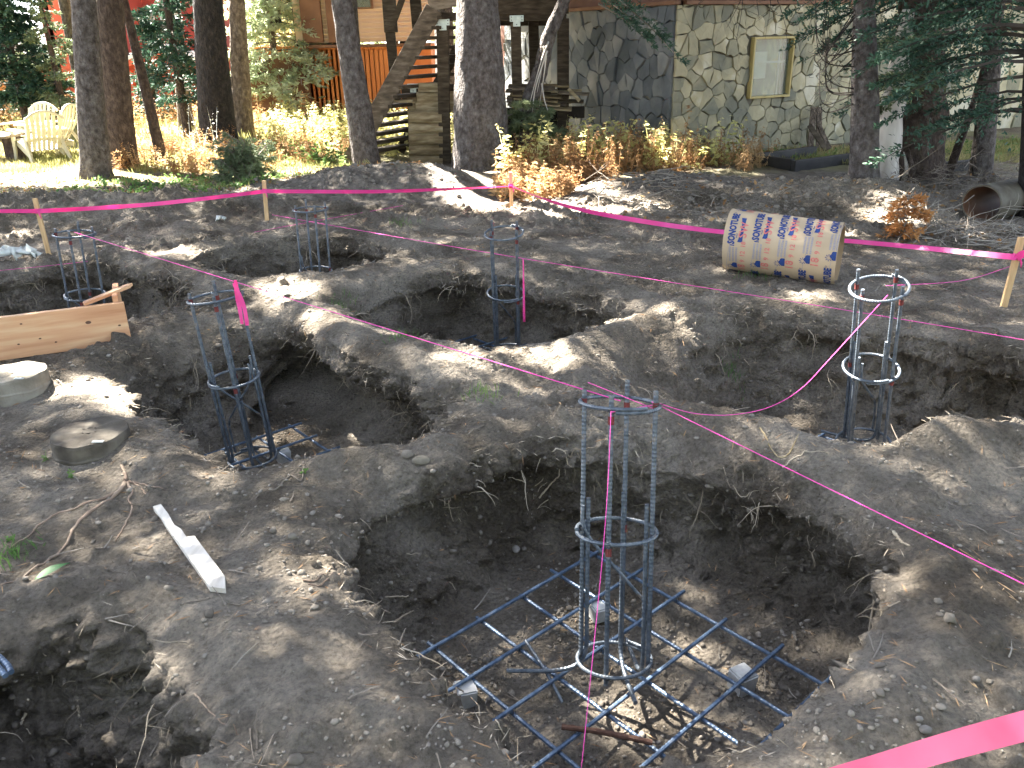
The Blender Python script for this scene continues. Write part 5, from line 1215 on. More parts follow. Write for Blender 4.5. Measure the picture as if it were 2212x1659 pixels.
for (x0, x1, y0, y1) in ((252, 290, 25, 85), (296, 330, 25, 85), (352, 380, 20, 80), (205, 214, 40, 75)):
    f = wbx('window', rh, x0, x1, y0, y1, YR + 1.05, .08, 'whitesash')
    for k in range(2):
        a = AT(x0 + 3 + k * (x1 - x0) / 2, y1 - 3, YR + 1.0); b_ = AT(x0 + (k + 1) * (x1 - x0) / 2 - 2, y0 + 3, YR + 1.0); mb = MB(); mb.box((a + b_) / 2, (abs(b_[0] - a[0]), .02, abs(b_[2] - a[2]))); child_of(mb, 'pane', 'glass', f)
for k in range(14):
    x = 134 + k * 7.2; wbx('siding_batten', rh, x, x + 1.2, -200, 230, YR - .03, .05, 'redhouse')
porch = thing('porch', AT(320, 235, YR - 1.5), 'bright red gabled porch with a snowy-white roof and green panel', 'porch')
Yp = YR - 1.5
for sgn, (xa, ya, xb, yb) in ((0, (252, 140, 330, 100)), (1, (330, 100, 398, 128))):
    a = AT(xa, ya, Yp); b_ = AT(xb, yb, Yp); ax = b_ - a; L_ = np.linalg.norm(ax); ax /= L_; s_ = np.array([0, 1.0, 0]); mb = MB(); mb.box((a + b_) / 2 + [0, .8, 0], (L_ + .1, 1.9, .1), (ax, s_, np.cross(ax, s_)), bev=.01); mb.build('roof_slab', 'whitesash', porch)
    mb = MB(); mb.box((a + b_) / 2 - [0, .1, .12], (L_, .06, .16), (ax, s_, np.cross(ax, s_)), bev=.01); mb.build('gable_board', 'redlight', porch)
a = AT(262, 172, Yp + .1); b_ = AT(395, 172, Yp + .1); c = AT(330, 108, Yp + .1); mb = MB(); mb.add([a, b_, AT(395, 130, Yp + .1), c, AT(262, 140, Yp + .1)] + [q + np.array([0, .1, 0]) for q in (a, b_, AT(395, 130, Yp + .1), c, AT(262, 140, Yp + .1))], [(0, 1, 2, 3, 4), (9, 8, 7, 6, 5)] + [(i, 5 + i, 5 + (i + 1) % 5, (i + 1) % 5) for i in range(5)]); mb.build('gable_wall', 'redlight', porch)
wbx('green_panel', porch, 284, 345, 160, 232, Yp + .3, .1, 'greenpanel'); wbx('porch_post', porch, 268, 282, 150, 240, Yp, .2, 'redlight'); wbx('porch_post', porch, 346, 362, 150, 240, Yp, .2, 'redlight'); wbx('porch_post', porch, 385, 398, 135, 240, Yp, .2, 'redlight')
oh = thing('orange_shed', AT(-20, 225, 24), 'sunlit orange shed at the far left edge', 'shed'); wbx('wall', oh, -160, 36, 150, 232, 24, 3, 'orangewall'); wbx('roof', oh, -170, 42, 138, 151, 23.7, 3.6, 'dark_timber'); wbx('door', oh, -60, -20, 172, 232, 23.9, .1, 'dark_timber')
YT = 20.5
th_ = thing('tan_house', AT(760, 235, YT), 'tan sided house with brown trim and orange lower wall behind the stairs', 'house')
wbx('wall', th_, 640, 930, -260, 94, YT + .1, 5, 'tansiding'); wbx('wall', th_, 560, 930, 94, 240, YT + .3, 4, 'orangewall', 'orange ribbed lower wall'); wbx('wall', th_, 520, 662, 118, 240, YT + .2, .1, 'trimbrown', 'brown lower wall left')
for k in range(19): wbx('siding_board', th_, 664, 928, 86 - 10.5 * k - 8.6, 86 - 10.5 * k, YT + .02 + .012 * (k % 2), .08, 'tansiding')
wbx('trim_board', th_, 655, 930, 92, 105, YT - .1, .14, 'trimbrown'); wbx('trim_board', th_, 655, 664, -260, 92, YT - .06, .12, 'trimbrown'); wbx('trim_board', th_, 710, 722, -260, 92, YT - .07, .14, 'trimbrown')
for k in range(26): wbx('wall_rib', th_, 665 + k * 10, 668.5 + k * 10, 106, 238, YT + .285, .03, 'orangewall')
f = wbx('window', th_, 735, 800, -60, 20, YT - .08, .08, 'trimbrown')
for k in range(2):
    a = AT(739 + k * 30, 16, YT - .1); b_ = AT(765 + k * 30, -55, YT - .1); mb = MB(); mb.box((a + b_) / 2, (abs(b_[0] - a[0]), .02, abs(b_[2] - a[2]))); child_of(mb, 'pane', 'glass', f)
f = wbx('window', th_, 588, 604, 22, 50, YT - .02, .08, 'dark_timber')

# ------------------------------------------------------------------ chairs and table
def adirondack():
    t = thing('garden_chair', (0, 0, 0), 'x', 'garden chair', 'white garden chairs at the left')
    # local axes: +y is the way the sitter faces
    n = 7
    for k in range(n):
        x = (k - (n - 1) / 2) * .073; hgt = .62 - .55 * abs(x / .26) ** 2.2 * .25; mb = MB(); P = []
        for i in range(7):
            f = i / 6; P.append((x * (1 + .12 * f), -.05 - .32 * f - .05 * math.sin(f * 3.1), .22 + hgt * f))
        P = np.array(P)
        for i in range(6):
            a, b_ = P[i], P[i + 1]; ax = (b_ - a) / np.linalg.norm(b_ - a); s_ = np.array([1.0, 0, 0]); mb.box((a + b_) / 2, (np.linalg.norm(b_ - a) + .002, .052, .014), (ax, s_, np.cross(ax, s_)))
        mb.build('back_slat', 'plastic', t, local=True)
    mb = MB(); P = [(x_ * 1.12, -.375 - .03, .22 + .62 - .55 * abs(x_ / .26) ** 2.2 * .25 - .01) for x_ in np.linspace(-.255, .255, 13)]; mb.tube(P, .022, 6); mb.build('back_rim', 'plastic', t, local=True)
    mb = MB(); mb.box((0, -.17, .4), (.5, .02, .05), bev=.004); mb.build('back_rail', 'plastic', t, local=True)
    for k in range(6):
        f = k / 5; mb = MB(); mb.box((0, -.05 + .5 * f, .22 + .14 * f), (.5, .075, .018), ((1, 0, 0), (0, .96, .27), (0, -.27, .96)), bev=.003); mb.build('seat_slat', 'plastic', t, local=True)
    for s_ in (-1, 1):
        mb = MB(); mb.box((s_ * .31, .12, .53), (.12, .68, .025), bev=.008); mb.build('armrest', 'plastic', t, local=True)
        mb = MB(); mb.tube([(s_ * .3, .4, .52), (s_ * .31, .43, .2), (s_ * .33, .46, 0)], [.035, .03, .026], 4); mb.build('leg', 'plastic', t, local=True)
        mb = MB(); mb.tube([(s_ * .27, -.12, .42), (s_ * .28, -.26, .18), (s_ * .3, -.4, 0)], [.035, .032, .026], 4); mb.build('leg', 'plastic', t, local=True)
        mb = MB(); mb.box((s_ * .26, .15, .24), (.02, .62, .1), ((1, 0, 0), (0, .96, .27), (0, -.27, .96)), bev=.003); mb.build('side_rail', 'plastic', t, local=True)
    return t
ch = adirondack(); q = G(100, 350); ch.location = (q[0], q[1], gz(q[0], q[1])); ch.rotation_euler = (0, 0, .75); ch['label'] = 'white slatted garden chair seen from behind, nearest of the group'
q = G(78, 338); copy_thing(ch, (q[0], q[1], gz(q[0], q[1])), 2.9, 'bright white garden chair facing us behind the nearest chair')
q = G(128, 336); copy_thing(ch, (q[0], q[1], gz(q[0], q[1])), 1.45, 'white garden chair seen edge-on at the right of the group')
q = G(-8, 348); tb = thing('garden_table', (q[0], q[1], gz(q[0], q[1])), 'low dark table beside the garden chairs at the left edge', 'table')
tz = AT(30, 291, q[1])[2] - tb.location[2]; L_ = tb.location
for k in range(6): mb = MB(); mb.box((L_[0] - .15, L_[1] - .35 + .14 * k, L_[2] + tz), (1.3, .125, .04), bev=.004); mb.build('top_plank', 'boards', tb)
for sx in (-.55, .35): mb = MB(); mb.tube([(L_[0] + sx, L_[1], L_[2] - .05), (L_[0] + sx, L_[1], L_[2] + tz - .02)], [.16, .15], 14); mb.build('log_leg', 'barkbrown', tb)
print('houses', time.time() - T0)

# ------------------------------------------------------------------ backdrop trees
rt = random.Random(11); kinds = [('pine_sunlit', 'sunlit-coloured'), ('fir_light', 'grey-green'), ('fir', 'dark')]
spots = [(-13, 22, 1, 8), (-7.6, 31, 0, 10), (-17, 27, 2, 10), (-3.2, 26, 0, 9), (-4.8, 21, 0, 6), (-1.2, 27.5, 0, 10), (1.2, 24, 1, 9), (3.5, 27, 0, 10), (-8.3, 33, 2, 12), (-20, 34, 1, 12), (6.5, 30, 1, 11), (10.5, 19, 2, 9), (13, 23, 1, 10), (12.2, 15.6, 0, 6), (17, 27, 2, 12), (-14.5, 38, 1, 12), (0, 38, 0, 12), (9, 38, 1, 13), (20, 36, 2, 13), (-24, 30, 2, 12), (-6, 42, 1, 12)]
where = ['at far left behind the orange shed', 'behind the red house roof', 'beyond the left edge', 'behind the tan house left end', 'left of the tan house in full sun', 'behind the tan house', 'behind the deck', 'behind the stone house', 'behind the red house', 'farthest at the left', 'far behind the stone house', 'beyond the right end of the stone house', 'second one beyond the stone house right end', 'sunlit beside the stone house right end', 'far right background', 'far left background', 'far centre background', 'far background right of centre', 'farthest at the right', 'outermost at the left', 'far background left of centre']
for (x, y, k, h_), w_ in zip(spots, where):
    conifer((x, y, gz(x, y) - .1), h_, h_ * .24, kinds[k][0], kinds[k][1] + ' conifer ' + w_, .3, min(h_, 6), bl=.2, bw=.07, nb=56, dens=.4, r=.14, per=6, group='background conifers')
TL = [( -9.6, 20), (-2.6, 23.5), (-.6, 22), (4.6, 25), (-15, 24), (-7.2, 28)]
for i, (x, y) in enumerate(TL):
    t = thing('pine_tree', (x, y, 0), ['bare tall trunk left of the red house', 'bare tall trunk by the tan house left end', 'bare trunk between tan house and deck', 'bare trunk behind the deck', 'bare trunk at far left', 'bare trunk behind the red porch'][i], 'tree', 'bare background trunks')
    V, F = trunk_mesh([(x, y, -.2), (x + .05, y, 3), (x + .2, y, 10)], [.2, .17, .06], sides=16); np_mesh('trunk', V, F, 'barktan', True, parent=t)
print('backdrop', time.time() - T0)

for (x, y, h_, w_) in ((-6, -4.5, 10, 'left behind the photographer'), (-1.5, -8, 12, 'straight behind the photographer'), (3.5, -5.5, 11, 'right behind the photographer'), (8.5, -3, 10, 'far right behind the photographer'), (-11, -1, 11, 'far left behind the photographer'), (6, -11, 13, 'second row right behind the photographer'), (-6.5, -12, 13, 'second row left behind the photographer'), (12, 3, 11, 'beyond the right edge of the site')):
    conifer((x, y, 0), h_, h_ * .26, 'fir_light', 'green conifer ' + w_, .4, h_, bl=.3, bw=.12, nb=85, dens=.42, r=.16, per=6, group='conifers behind the photographer')

# ------------------------------------------------------------------ low vegetation
def clumped(pts, k, s_):
    c = pts[:k]; return c[RNG.integers(0, k, len(pts))] + RNG.normal(size=pts.shape) * s_
def in_poly_px(n, poly, z=0.0, rng=RNG):
    """random site points inside a ground area outlined by its corner measurements"""
    P = np.array([G(x, y, z)[:2] for x, y in poly]); lo, hi = P.min(0), P.max(0); out = []
    while sum(map(len, out)) < n:
        Q = rng.uniform(lo, hi, (n * 3, 2)); out.append(Q[poly_dist(Q, P) > 0])
    return np.concatenate(out)[:n]
def weeds(name, pts, h, m, label, leaves=10, ls=.06, lw=.02, stem=True, droop=.5, cat='weeds', single=None):
    Vs = []; Fs = []; o_ = 0; n = len(pts); z = gzs(pts); hh = RNG.uniform(h * .5, h * 1.15, n)
    base = np.c_[pts, z - .02]; lean = RNG.normal(size=(n, 3)) * .18; lean[:, 2] = 1; tip = base + lean * hh[:, None]
    if stem:
        V, F = kites(base, tip - base, np.linalg.norm(tip - base, axis=1), np.full(n, .006 + h * .006)); Vs.append(V); Fs.append(F); o_ += len(V)
    t = RNG.uniform(.1, 1, (n, leaves)); P = base[:, None] + (tip - base)[:, None] * t[..., None]
    D = RNG.normal(size=(n, leaves, 3)); D[..., 2] = np.abs(D[..., 2]) * .6 - droop
    S = RNG.uniform(ls * .5, ls * 1.4, (n, leaves)) * (1.1 - t * .6)
    V, F = kites(P.reshape(-1, 3), D.reshape(-1, 3), S.ravel(), S.ravel() * lw / ls); Vs.append(V); Fs.append(F + o_)
    o = np_mesh(name, np.concatenate(Vs), np.concatenate(Fs), m)
    if single: o['label'] = single; o['category'] = cat
    else: o['kind'] = 'stuff'; o['label'] = label; o['category'] = cat
    return o
weeds('dry_weeds', clumped(in_poly_px(650, [(1110,398),(1300,392),(1420,372),(1620,378),(1640,350),(1440,335),(1240,335),(1110,350)]), 80, .09), .5, 'weeddry', 'dense orange dried weeds in front of the deck and stone wall', 28, .075, .02, droop=1.2)
weeds('dry_weeds', clumped(in_poly_px(260, [(1080,430),(1250,440),(1300,395),(1120,385)]), 30, .08), .28, 'weeddry', 'sunlit orange dried weeds spilling to the far corner stake', 22, .08, .03)
weeds('dry_weeds', clumped(in_poly_px(420, [(250,372),(380,395),(600,385),(600,335),(430,318),(300,330)]), 60, .1), .4, 'weeddry', 'tan dried weeds around the feet of the left trunks', 20, .07, .02, droop=.1)
weeds('dry_weeds', in_poly_px(500, [(-50,290),(170,290),(440,275),(700,290),(640,235),(-50,225)]), .7, 'weeddry', 'orange brown brush far behind the chairs and trunks', 24, .13, .05)
weeds('green_weeds', in_poly_px(120, [(560,360),(760,372),(760,300),(560,290)]), .3, 'weedgreen', 'green weeds between the dark trunk and the leaning grey trunk', 22, .09, .035)
weeds('dry_weeds', clumped(in_poly_px(350, [(560,365),(780,372),(780,300),(560,285)]), 50, .12), .4, 'weeddry', 'tan dried weeds between the bush and the leaning grey trunk', 24, .08, .022, droop=.6)
weeds('yellow_weeds', in_poly_px(500, [(560,330),(1000,352),(1000,310),(900,270),(600,255)]), .55, 'weedyellow', 'bright yellow green weeds in full sun below the stairs', 26, .1, .045)
weeds('yellow_weeds', in_poly_px(150, [(1110,385),(1500,368),(1620,355),(1500,338),(1100,345)]), .62, 'weedyellow', 'yellow green leafy weeds among the dried ones by the deck', 20, .12, .05)
weeds('green_weeds', in_poly_px(260, [(80,440),(560,420),(760,395),(560,380),(200,395)]), .1, 'weedgreen', 'low green ground cover left of the mound', 16, .07, .035, stem=False)
weeds('yellow_weeds', in_poly_px(500, [(600,255),(1000,260),(1000,190),(620,190)]), .6, 'weedyellow', 'sunlit pale brush in front of the tan house', 24, .16, .07)
weeds('green_weeds', in_poly_px(300, [(1560,350),(2212,345),(2212,300),(1600,330)]), .12, 'weedgreen', 'short green weeds along the foot of the stone wall', 12, .08, .03, stem=False)
for i, (x, y, w_) in enumerate([(1484,345,'tallest rusty dock plant in front of the stone house corner'),(1330,365,'rusty orange dock plant left of the house corner'),(1215,385,'drooping orange dried plant right of the far corner stake'),(1405,360,'orange dried plant between two yellow weeds by the stone wall'),(1255,392,'bright golden dried plant at the edge of the dug soil')]):
    p = G(x, y)[:2]; weeds('dried_plant', p + RNG.normal(size=(9, 2)) * .1, .62 if i else .8, 'weeddry', '', 34, .1, .035, single=w_, cat='plant', droop=.8)
for i, (x, y, w_) in enumerate([(1108,392,'tall pale-leaved plant left of the young pine'),(1150,380,'tall pale-leaved plant right at the foot of the young pine'),(1440,352,'green leafy plant at the house corner'),(1350,350,'yellow green leafy plant in front of the shaded stone wall'),(1290,360,'yellow green leafy plant right of the crib')]):
    p = G(x, y)[:2]; weeds('leafy_plant', p + RNG.normal(size=(5, 2)) * .07, .75, 'weedyellow', '', 30, .14, .06, single=w_, cat='plant', droop=.6)
for i, (x, y, w_) in enumerate([(416,345,'white-flowered weed left of the very dark trunk'),(437,343,'white-flowered weed in front of the very dark trunk'),(462,338,'white-flowered weed right of the very dark trunk')]):
    p = G(x, y)[:2]; weeds('flowering_weed', p + RNG.normal(size=(3, 2)) * .05, .85, 'paper', '', 18, .05, .02, single=w_, cat='plant', droop=.0)
# juniper bush
Bj = G(538, 400); tj = thing('juniper_bush', (Bj[0], Bj[1], gz(Bj[0], Bj[1])), 'round grey-green juniper bush behind the left bend stake', 'bush')
brs = [(Bj + [RNG.normal() * .1, RNG.normal() * .1, random.uniform(.02, .42)], random.uniform(0, 6.28), random.uniform(.18, .32), random.uniform(.3, 1.2)) for _ in range(110)]
boughs(tj, None, brs, 'fir_light', .05, .014, 1.2, droop=.1, per=8)
# grass: behind, and tufts
def grass(name, pts, h, label, m='grass', w=.008, per=1, **kw):
    n = len(pts); z = gzs(pts); D = RNG.normal(size=(n, 3)) * .45; D[:, 2] = 1
    V, F = kites(np.c_[pts, z - .01], D, RNG.uniform(h * .5, h * 1.3, n), np.full(n, w)); o = np_mesh(name, V, F, m, kind='stuff', label=label, cat='grass'); return o
pts = np.concatenate([in_poly_px(9000, [(-60,375),(180,372),(180,330),(-60,318)]), in_poly_px(7000, [(280,375),(760,380),(800,320),(300,318)])])
grass('grass', pts, .1, 'short sunlit grass under the chairs and between the trunks', w=.012)
grass('grass', in_poly_px(12000, [(-300,320),(900,330),(1000,250),(-300,240)]), .2, 'taller pale grass in the sunny strip behind the trunks', w=.03)
grass('grass', in_poly_px(7000, [(1560,362),(2300,352),(2300,300),(1560,335)]), .12, 'grass along the stone house wall', w=.014)
grass('grass', in_poly_px(1800, [(-60,440),(800,420),(980,380),(560,385),(-60,380)]), .08, 'sparse grass on the edge of the spoil', w=.01)
tf = []
for (x, y, s_, n) in ((1050,875,.05,60),(745,660,.07,90),(1265,1000,.0,0),(865,760,.05,40),(1595,700,.05,60),(875,490,.08,60),(520,830,.03,20),(30,1200,.05,60),(1640,600,.1,60),(770,650,.05,50)):
    if n: tf.append(G(x, y)[:2] + RNG.normal(size=(n, 2)) * s_)
grass('grass', np.concatenate(tf), .07, 'small green grass tufts on the dug soil', 'weedgreen', w=.005)
# ------------------------------------------------------------------ loose debris on the soil
def surf_points(n, ymax=9.2, bias=1.6, ymin=1.0):
    """random points spread over the soil surface, denser near the front, with normals"""
    y = ymin + (ymax - ymin) * RNG.random(n) ** bias; x = RNG.uniform(-1, 1, n) * (.72 * y + .75); out = []; nr = []
    for a, b_ in zip(x, y):
        p, q = drop(a, b_); out.append(p[:]); nr.append(q[:])
    return np.array(out), np.array(nr)
# clods: chunky low-poly lumps
ico = []; 
import bmesh
bm = bmesh.new(); bmesh.ops.create_icosphere(bm, subdivisions=1, radius=1); bm.verts.ensure_lookup_table(); IV = np.array([v.co[:] for v in bm.verts]); IF = np.array([[v.index for v in f.verts] for f in bm.faces]); bm.free()
bm = bmesh.new(); bmesh.ops.create_icosphere(bm, subdivisions=2, radius=1); IV2 = np.array([v.co[:] for v in bm.verts]); IF2 = np.array([[v.index for v in f.verts] for f in bm.faces]); bm.free()
def lumps(P, r, flat=.7, base=(IV, IF), rough_=.25):
    n = len(P); BVt, BF = base; s = RNG.uniform(.6, 1.3, (n, 3)) * r[:, None]; s[:, 2] *= flat
    q = RNG.normal(size=(n, 3, 3)); Q, _ = np.linalg.qr(q); V = BVt[None] * (1 + rough_ * RNG.normal(size=(n, len(BVt), 1)) * .6)
    V = np.einsum('nij,nvj->nvi', Q, V) * s[:, None] + P[:, None]
    F = BF[None] + (np.arange(n) * len(BVt))[:, None, None]; return V.reshape(-1, 3), F.reshape(-1, 3)
P, Nn = surf_points(16000); cl = fbm(np.c_[P[:, :2] * 1.7, P[:, 0] * 0 + 21], 3) > RNG.uniform(-.35, .5, len(P)); P = P[cl]; Nn = Nn[cl]
r = .004 + .008 * RNG.random(len(P)) ** 4 + .002 * P[:, 1] / 3; V, F = lumps(P + Nn * r[:, None] * .2, r); np_mesh('soil_crumbs', V, F, 'clod', kind='stuff')
P, Nn = surf_points(1500, bias=1.2); cl = fbm(np.c_[P[:, :2] * 1.1, P[:, 0] * 0 + 51], 2) > RNG.uniform(-.2, .6, len(P)); P = P[cl]; Nn = Nn[cl]
r = .009 + .018 * RNG.random(len(P)) ** 4; V, F = lumps(P + Nn * r[:, None] * .05, r, .65, (IV, IF), .3); np_mesh('soil_clods', V, F, 'clod', kind='stuff')
# spoil mound lumps at the back
pts = np.concatenate([in_poly_px(2600, [(-40,470),(600,440),(1000,440),(1000,385),(820,365),(400,395),(-40,405)]), in_poly_px(2400, [(1240,470),(1600,480),(1900,470),(1890,400),(1500,385),(1260,400)])])
P = np.c_[pts, gzs(pts)]; r = .007 + .032 * RNG.random(len(P)) ** 5; V, F = lumps(P, r, .8, (IV, IF), .25); np_mesh('spoil_clods', V, F, 'clod', kind='stuff')
# gravel on the nearest pit floor
g_ = np.concatenate([MATA[0] + RNG.normal(size=(500, 2)) * [.3, .3], G(1250,1330,-.57)[:2] + RNG.normal(size=(400, 2)) * .11, G(1010,1450,-.57)[:2] + RNG.normal(size=(250, 2)) * .1, G(1660,1470,-.57)[:2] + RNG.normal(size=(350, 2)) * .12])
P = np.array([list(drop(x, y)[0]) for x, y in g_]); P = P[P[:, 2] < -.35]; r = .004 + .012 * RNG.random(len(P)) ** 4; V, F = lumps(P + [0, 0, .002], r, .8, (IV, IF), .22); np_mesh('gravel', V, F, 'clod', kind='stuff')
# single stones worth naming
STN = [((910,1000),.045,'grey block-like clod on the ridge between the two nearest pits','conc'),((880,985),.03,'smaller grey clod left of the block-like one','clod'),((590,1148),.02,'rounded brown clod above the lying stake, left','clod'),((632,1162),.024,'grey lump right of the lying stake','clod'),((665,1175),.022,'dark pebble at the near rim above the twigs','clod'),((1985,1556),.016,'pale round pebble near the pink foreground tape, upper','stone'),((1998,1580),.02,'largest pale pebble by the foreground tape','stone'),((1935,1560),.012,'small pale pebble left of the two larger ones','stone'),((2108,1470),.018,'brownish pebble on the right bank','stone'),((1115,1190),.04,'round stone at the back corner of the nearest pit','stone'),((680,1315),.02,'grey clod beside the roots on the near rim','clod'),((378,1103),.012,'small pale pebble beside the broken end of the lying stake','stone'),((935,1020),.02,'tan lump beside the block-like clod','clod'),((1640,1600),.014,'pebble on the front right rim','stone'),((2030,1530),.02,'flat clod on the front right ground','clod'),((340,795+40),.02,'brown clod on the sunlit rim of the left pit','clod'),((235,770),.018,'pebble near the plank form corner','stone'),((1900,1500),.02,'clod on the right rim','clod')]
for i, (px, r_, lb, m_) in enumerate(STN):
    p, nn_ = ray_px(*px); V, F = lumps(np.array([p + [0, 0, r_ * .3]]), np.array([r_ * .72]), .7, (IV2, IF2), .11); o = np_mesh('stone' if m_ != 'clod' else 'clod', V, F, m_, False, label=lb, cat='stone' if m_ != 'clod' else 'clod')
# needles and twig litter
P, Nn = surf_points(5200, 9.0, 1.35); D = RNG.normal(size=P.shape); D -= Nn * (D * Nn).sum(1)[:, None]; cl = fbm(np.c_[P[:, :2] * 1.3, P[:, 0] * 0 + 5], 2) > RNG.uniform(-.5, .3, len(P)); cl &= Nn[:, 2] > .5
P, Nn, D = P[cl], Nn[cl], D[cl]
V, F = kites(P + Nn * .003, D, RNG.uniform(.02, .07, len(P)), RNG.uniform(.0016, .003, len(P)) * (1 + P[:, 1] * .12)); V2, F2 = kites(P + Nn * .004, D + RNG.normal(size=D.shape) * .3, RNG.uniform(.02, .06, len(P)), RNG.uniform(.0016, .003, len(P)) * (1 + P[:, 1] * .12))
np_mesh('needle_litter', np.r_[V, V2], np.r_[F, F2 + len(V)], 'needle_dry', kind='stuff')
def squiggle(p, d, L_, n=7, wob=.35, grav=0.0):
    P_ = [np.array(p, float)]; d = np.array(d, float); d /= np.linalg.norm(d) + 1e-9
    for i in range(n):
        d = d + RNG.normal(size=3) * wob * .5 + np.array([0, 0, -grav]); d /= np.linalg.norm(d); P_.append(P_[-1] + d * L_ / n)
    return np.array(P_)
mb = MB(); P, Nn = surf_points(700, 9, 1.3)
for p, nn_ in zip(P, Nn):
    if nn_[2] < .6: continue
    a = random.uniform(0, 6.28); d = np.array([math.cos(a), math.sin(a), .05]); q = squiggle(p + nn_ * .006, d, random.uniform(.05, .16), 4, .25); mb.tube(q, np.linspace(.0026, .001, 5) * (1 + p[1] * .08), 3, cap=False)
mb.build('twig_litter', 'twig', kind='stuff')
# fine roots hanging out of the pit walls
mb = MB(); GV = np.empty(len(ground.data.vertices) * 3, np.float32); ground.data.vertices.foreach_get('co', GV); GV = GV.reshape(-1, 3)
GN = np.empty(len(ground.data.polygons) * 3, np.float32); ground.data.polygons.foreach_get('normal', GN); GN = GN.reshape(-1, 3); GC = GV[F_SOIL].mean(1)
wallf = np.nonzero((GN[:, 2] < .55) & (GC[:, 2] < .03) & (GC[:, 2] > -.6) & (np.abs(GC[:, 0]) < .72 * GC[:, 1] + .6) & (GC[:, 1] > 1.2) & (GN[:, 1] < .5) & (GC[:, 1] < 8.3))[0]
up_ = wallf[GC[wallf, 2] > -.32]; pick = np.concatenate([RNG.choice(up_, 900), RNG.choice(wallf, 500)])
for f_ in pick:
    p = GC[f_].astype(float); nn_ = GN[f_].astype(float); hz_ = np.array([nn_[0], nn_[1], .0]); hz_ /= np.linalg.norm(hz_) + 1e-6; y = p[1]
    big = random.random() < .16; L_ = random.uniform(.09, .26) if big else random.uniform(.025, .1)
    q = squiggle(p - nn_ * .01, hz_ * .7 + RNG.normal(size=3) * .5, L_, 7, .45, .22); mb.tube(q, np.linspace(.003 if big else .0016, .0007, 8) * (1 + y * .06), 3, cap=False)
    if big:
        for _ in range(2): w_ = squiggle(q[3], RNG.normal(size=3), L_ * .5, 5, .4, .15); mb.tube(w_, np.linspace(.0017, .0006, 6), 3, cap=False)
fw = RNG.choice(wallf, 3800); r = .004 + .013 * RNG.random(len(fw)) ** 3; Vw, Fw = lumps(GC[fw].astype(float) + GN[fw] * r[:, None] * .15, r, .8, (IV, IF), .25); np_mesh('wall_crumbs', Vw, Fw, 'clod', kind='stuff')
mb.build('hanging_roots', 'rootpale', kind='stuff'); 
# fibrous turf edge along the rims
Ps = []; 
for k, (rim, flo, zf) in RIMS.items():
    n = len(rim)
    for i in range(n):
        a, b_ = rim[i], rim[(i + 1) % n]; m_ = int(np.linalg.norm(b_ - a) * 130)
        for _ in range(m_):
            q = a + (b_ - a) * random.random() + RNG.normal(size=2) * .035
            if abs(q[0]) < .7 * q[1] + .8 and q[1] > .9: Ps.append(list(drop(q[0], q[1])[0]))
P = np.array(Ps); P = P[fbm(np.c_[P[:, :2] * 1.5, P[:, 0] * 0 + 91], 2) > -.1]; D = RNG.normal(size=P.shape); D[:, 2] = -np.abs(D[:, 2]) * .3 + .1
V, F = kites(P + [0, 0, .002], D, RNG.uniform(.02, .075, len(P)), RNG.uniform(.0018, .0034, len(P)) * (1 + P[:, 1] * .14)); np_mesh('turf_fibres', V, F, 'rootpale', kind='stuff')
# the sprawling surface root beside the pier
def surf_tube(name, pxs, r0, r1, m, label=None, cat=None, parent=None, lift=.6, n=26, wob=.0012):
    P_ = np.array([ray_px(*q)[0] for q in pxs]); P_ = bez(P_, n); P_ += RNG.normal(size=P_.shape) * wob
    for q in P_: q[2] = dropz(q[0], q[1]) + r1 * lift if q[2] > -.2 else q[2]
    R_ = .72 * np.linspace(r0, r1, n) * (1 + .18 * RNG.normal(size=n).clip(-1.5, 1.5)); mb = MB(); mb.tube(P_, np.maximum(R_, .0012), 7); return mb.build(name, m, parent, True, label=label, cat=cat)
p0 = ray_px(268, 1040)[0]; rt_ = thing('surface_root', p0, 'sprawling bare root spreading over the ground beside the dirty pier', 'root')
for pxs, r0, r1 in (([(262,1008),(272,1030),(270,1042)], .006, .012), ([(270,1042),(250,1065),(180,1090),(100,1125),(60,1160),(20,1185)], .011, .003), ([(272,1045),(245,1075),(190,1110),(160,1140),(150,1165),(110,1205),(60,1240),(0,1265)], .012, .004), ([(275,1042),(285,1060),(278,1080),(285,1100),(270,1135),(250,1170)], .009, .003), ([(272,1040),(300,1045),(330,1052),(352,1055)], .008, .002), ([(290,1045),(310,1060),(315,1070)], .007, .002)):
    surf_tube('root_branch', pxs, r0, r1, 'root', parent=rt_)
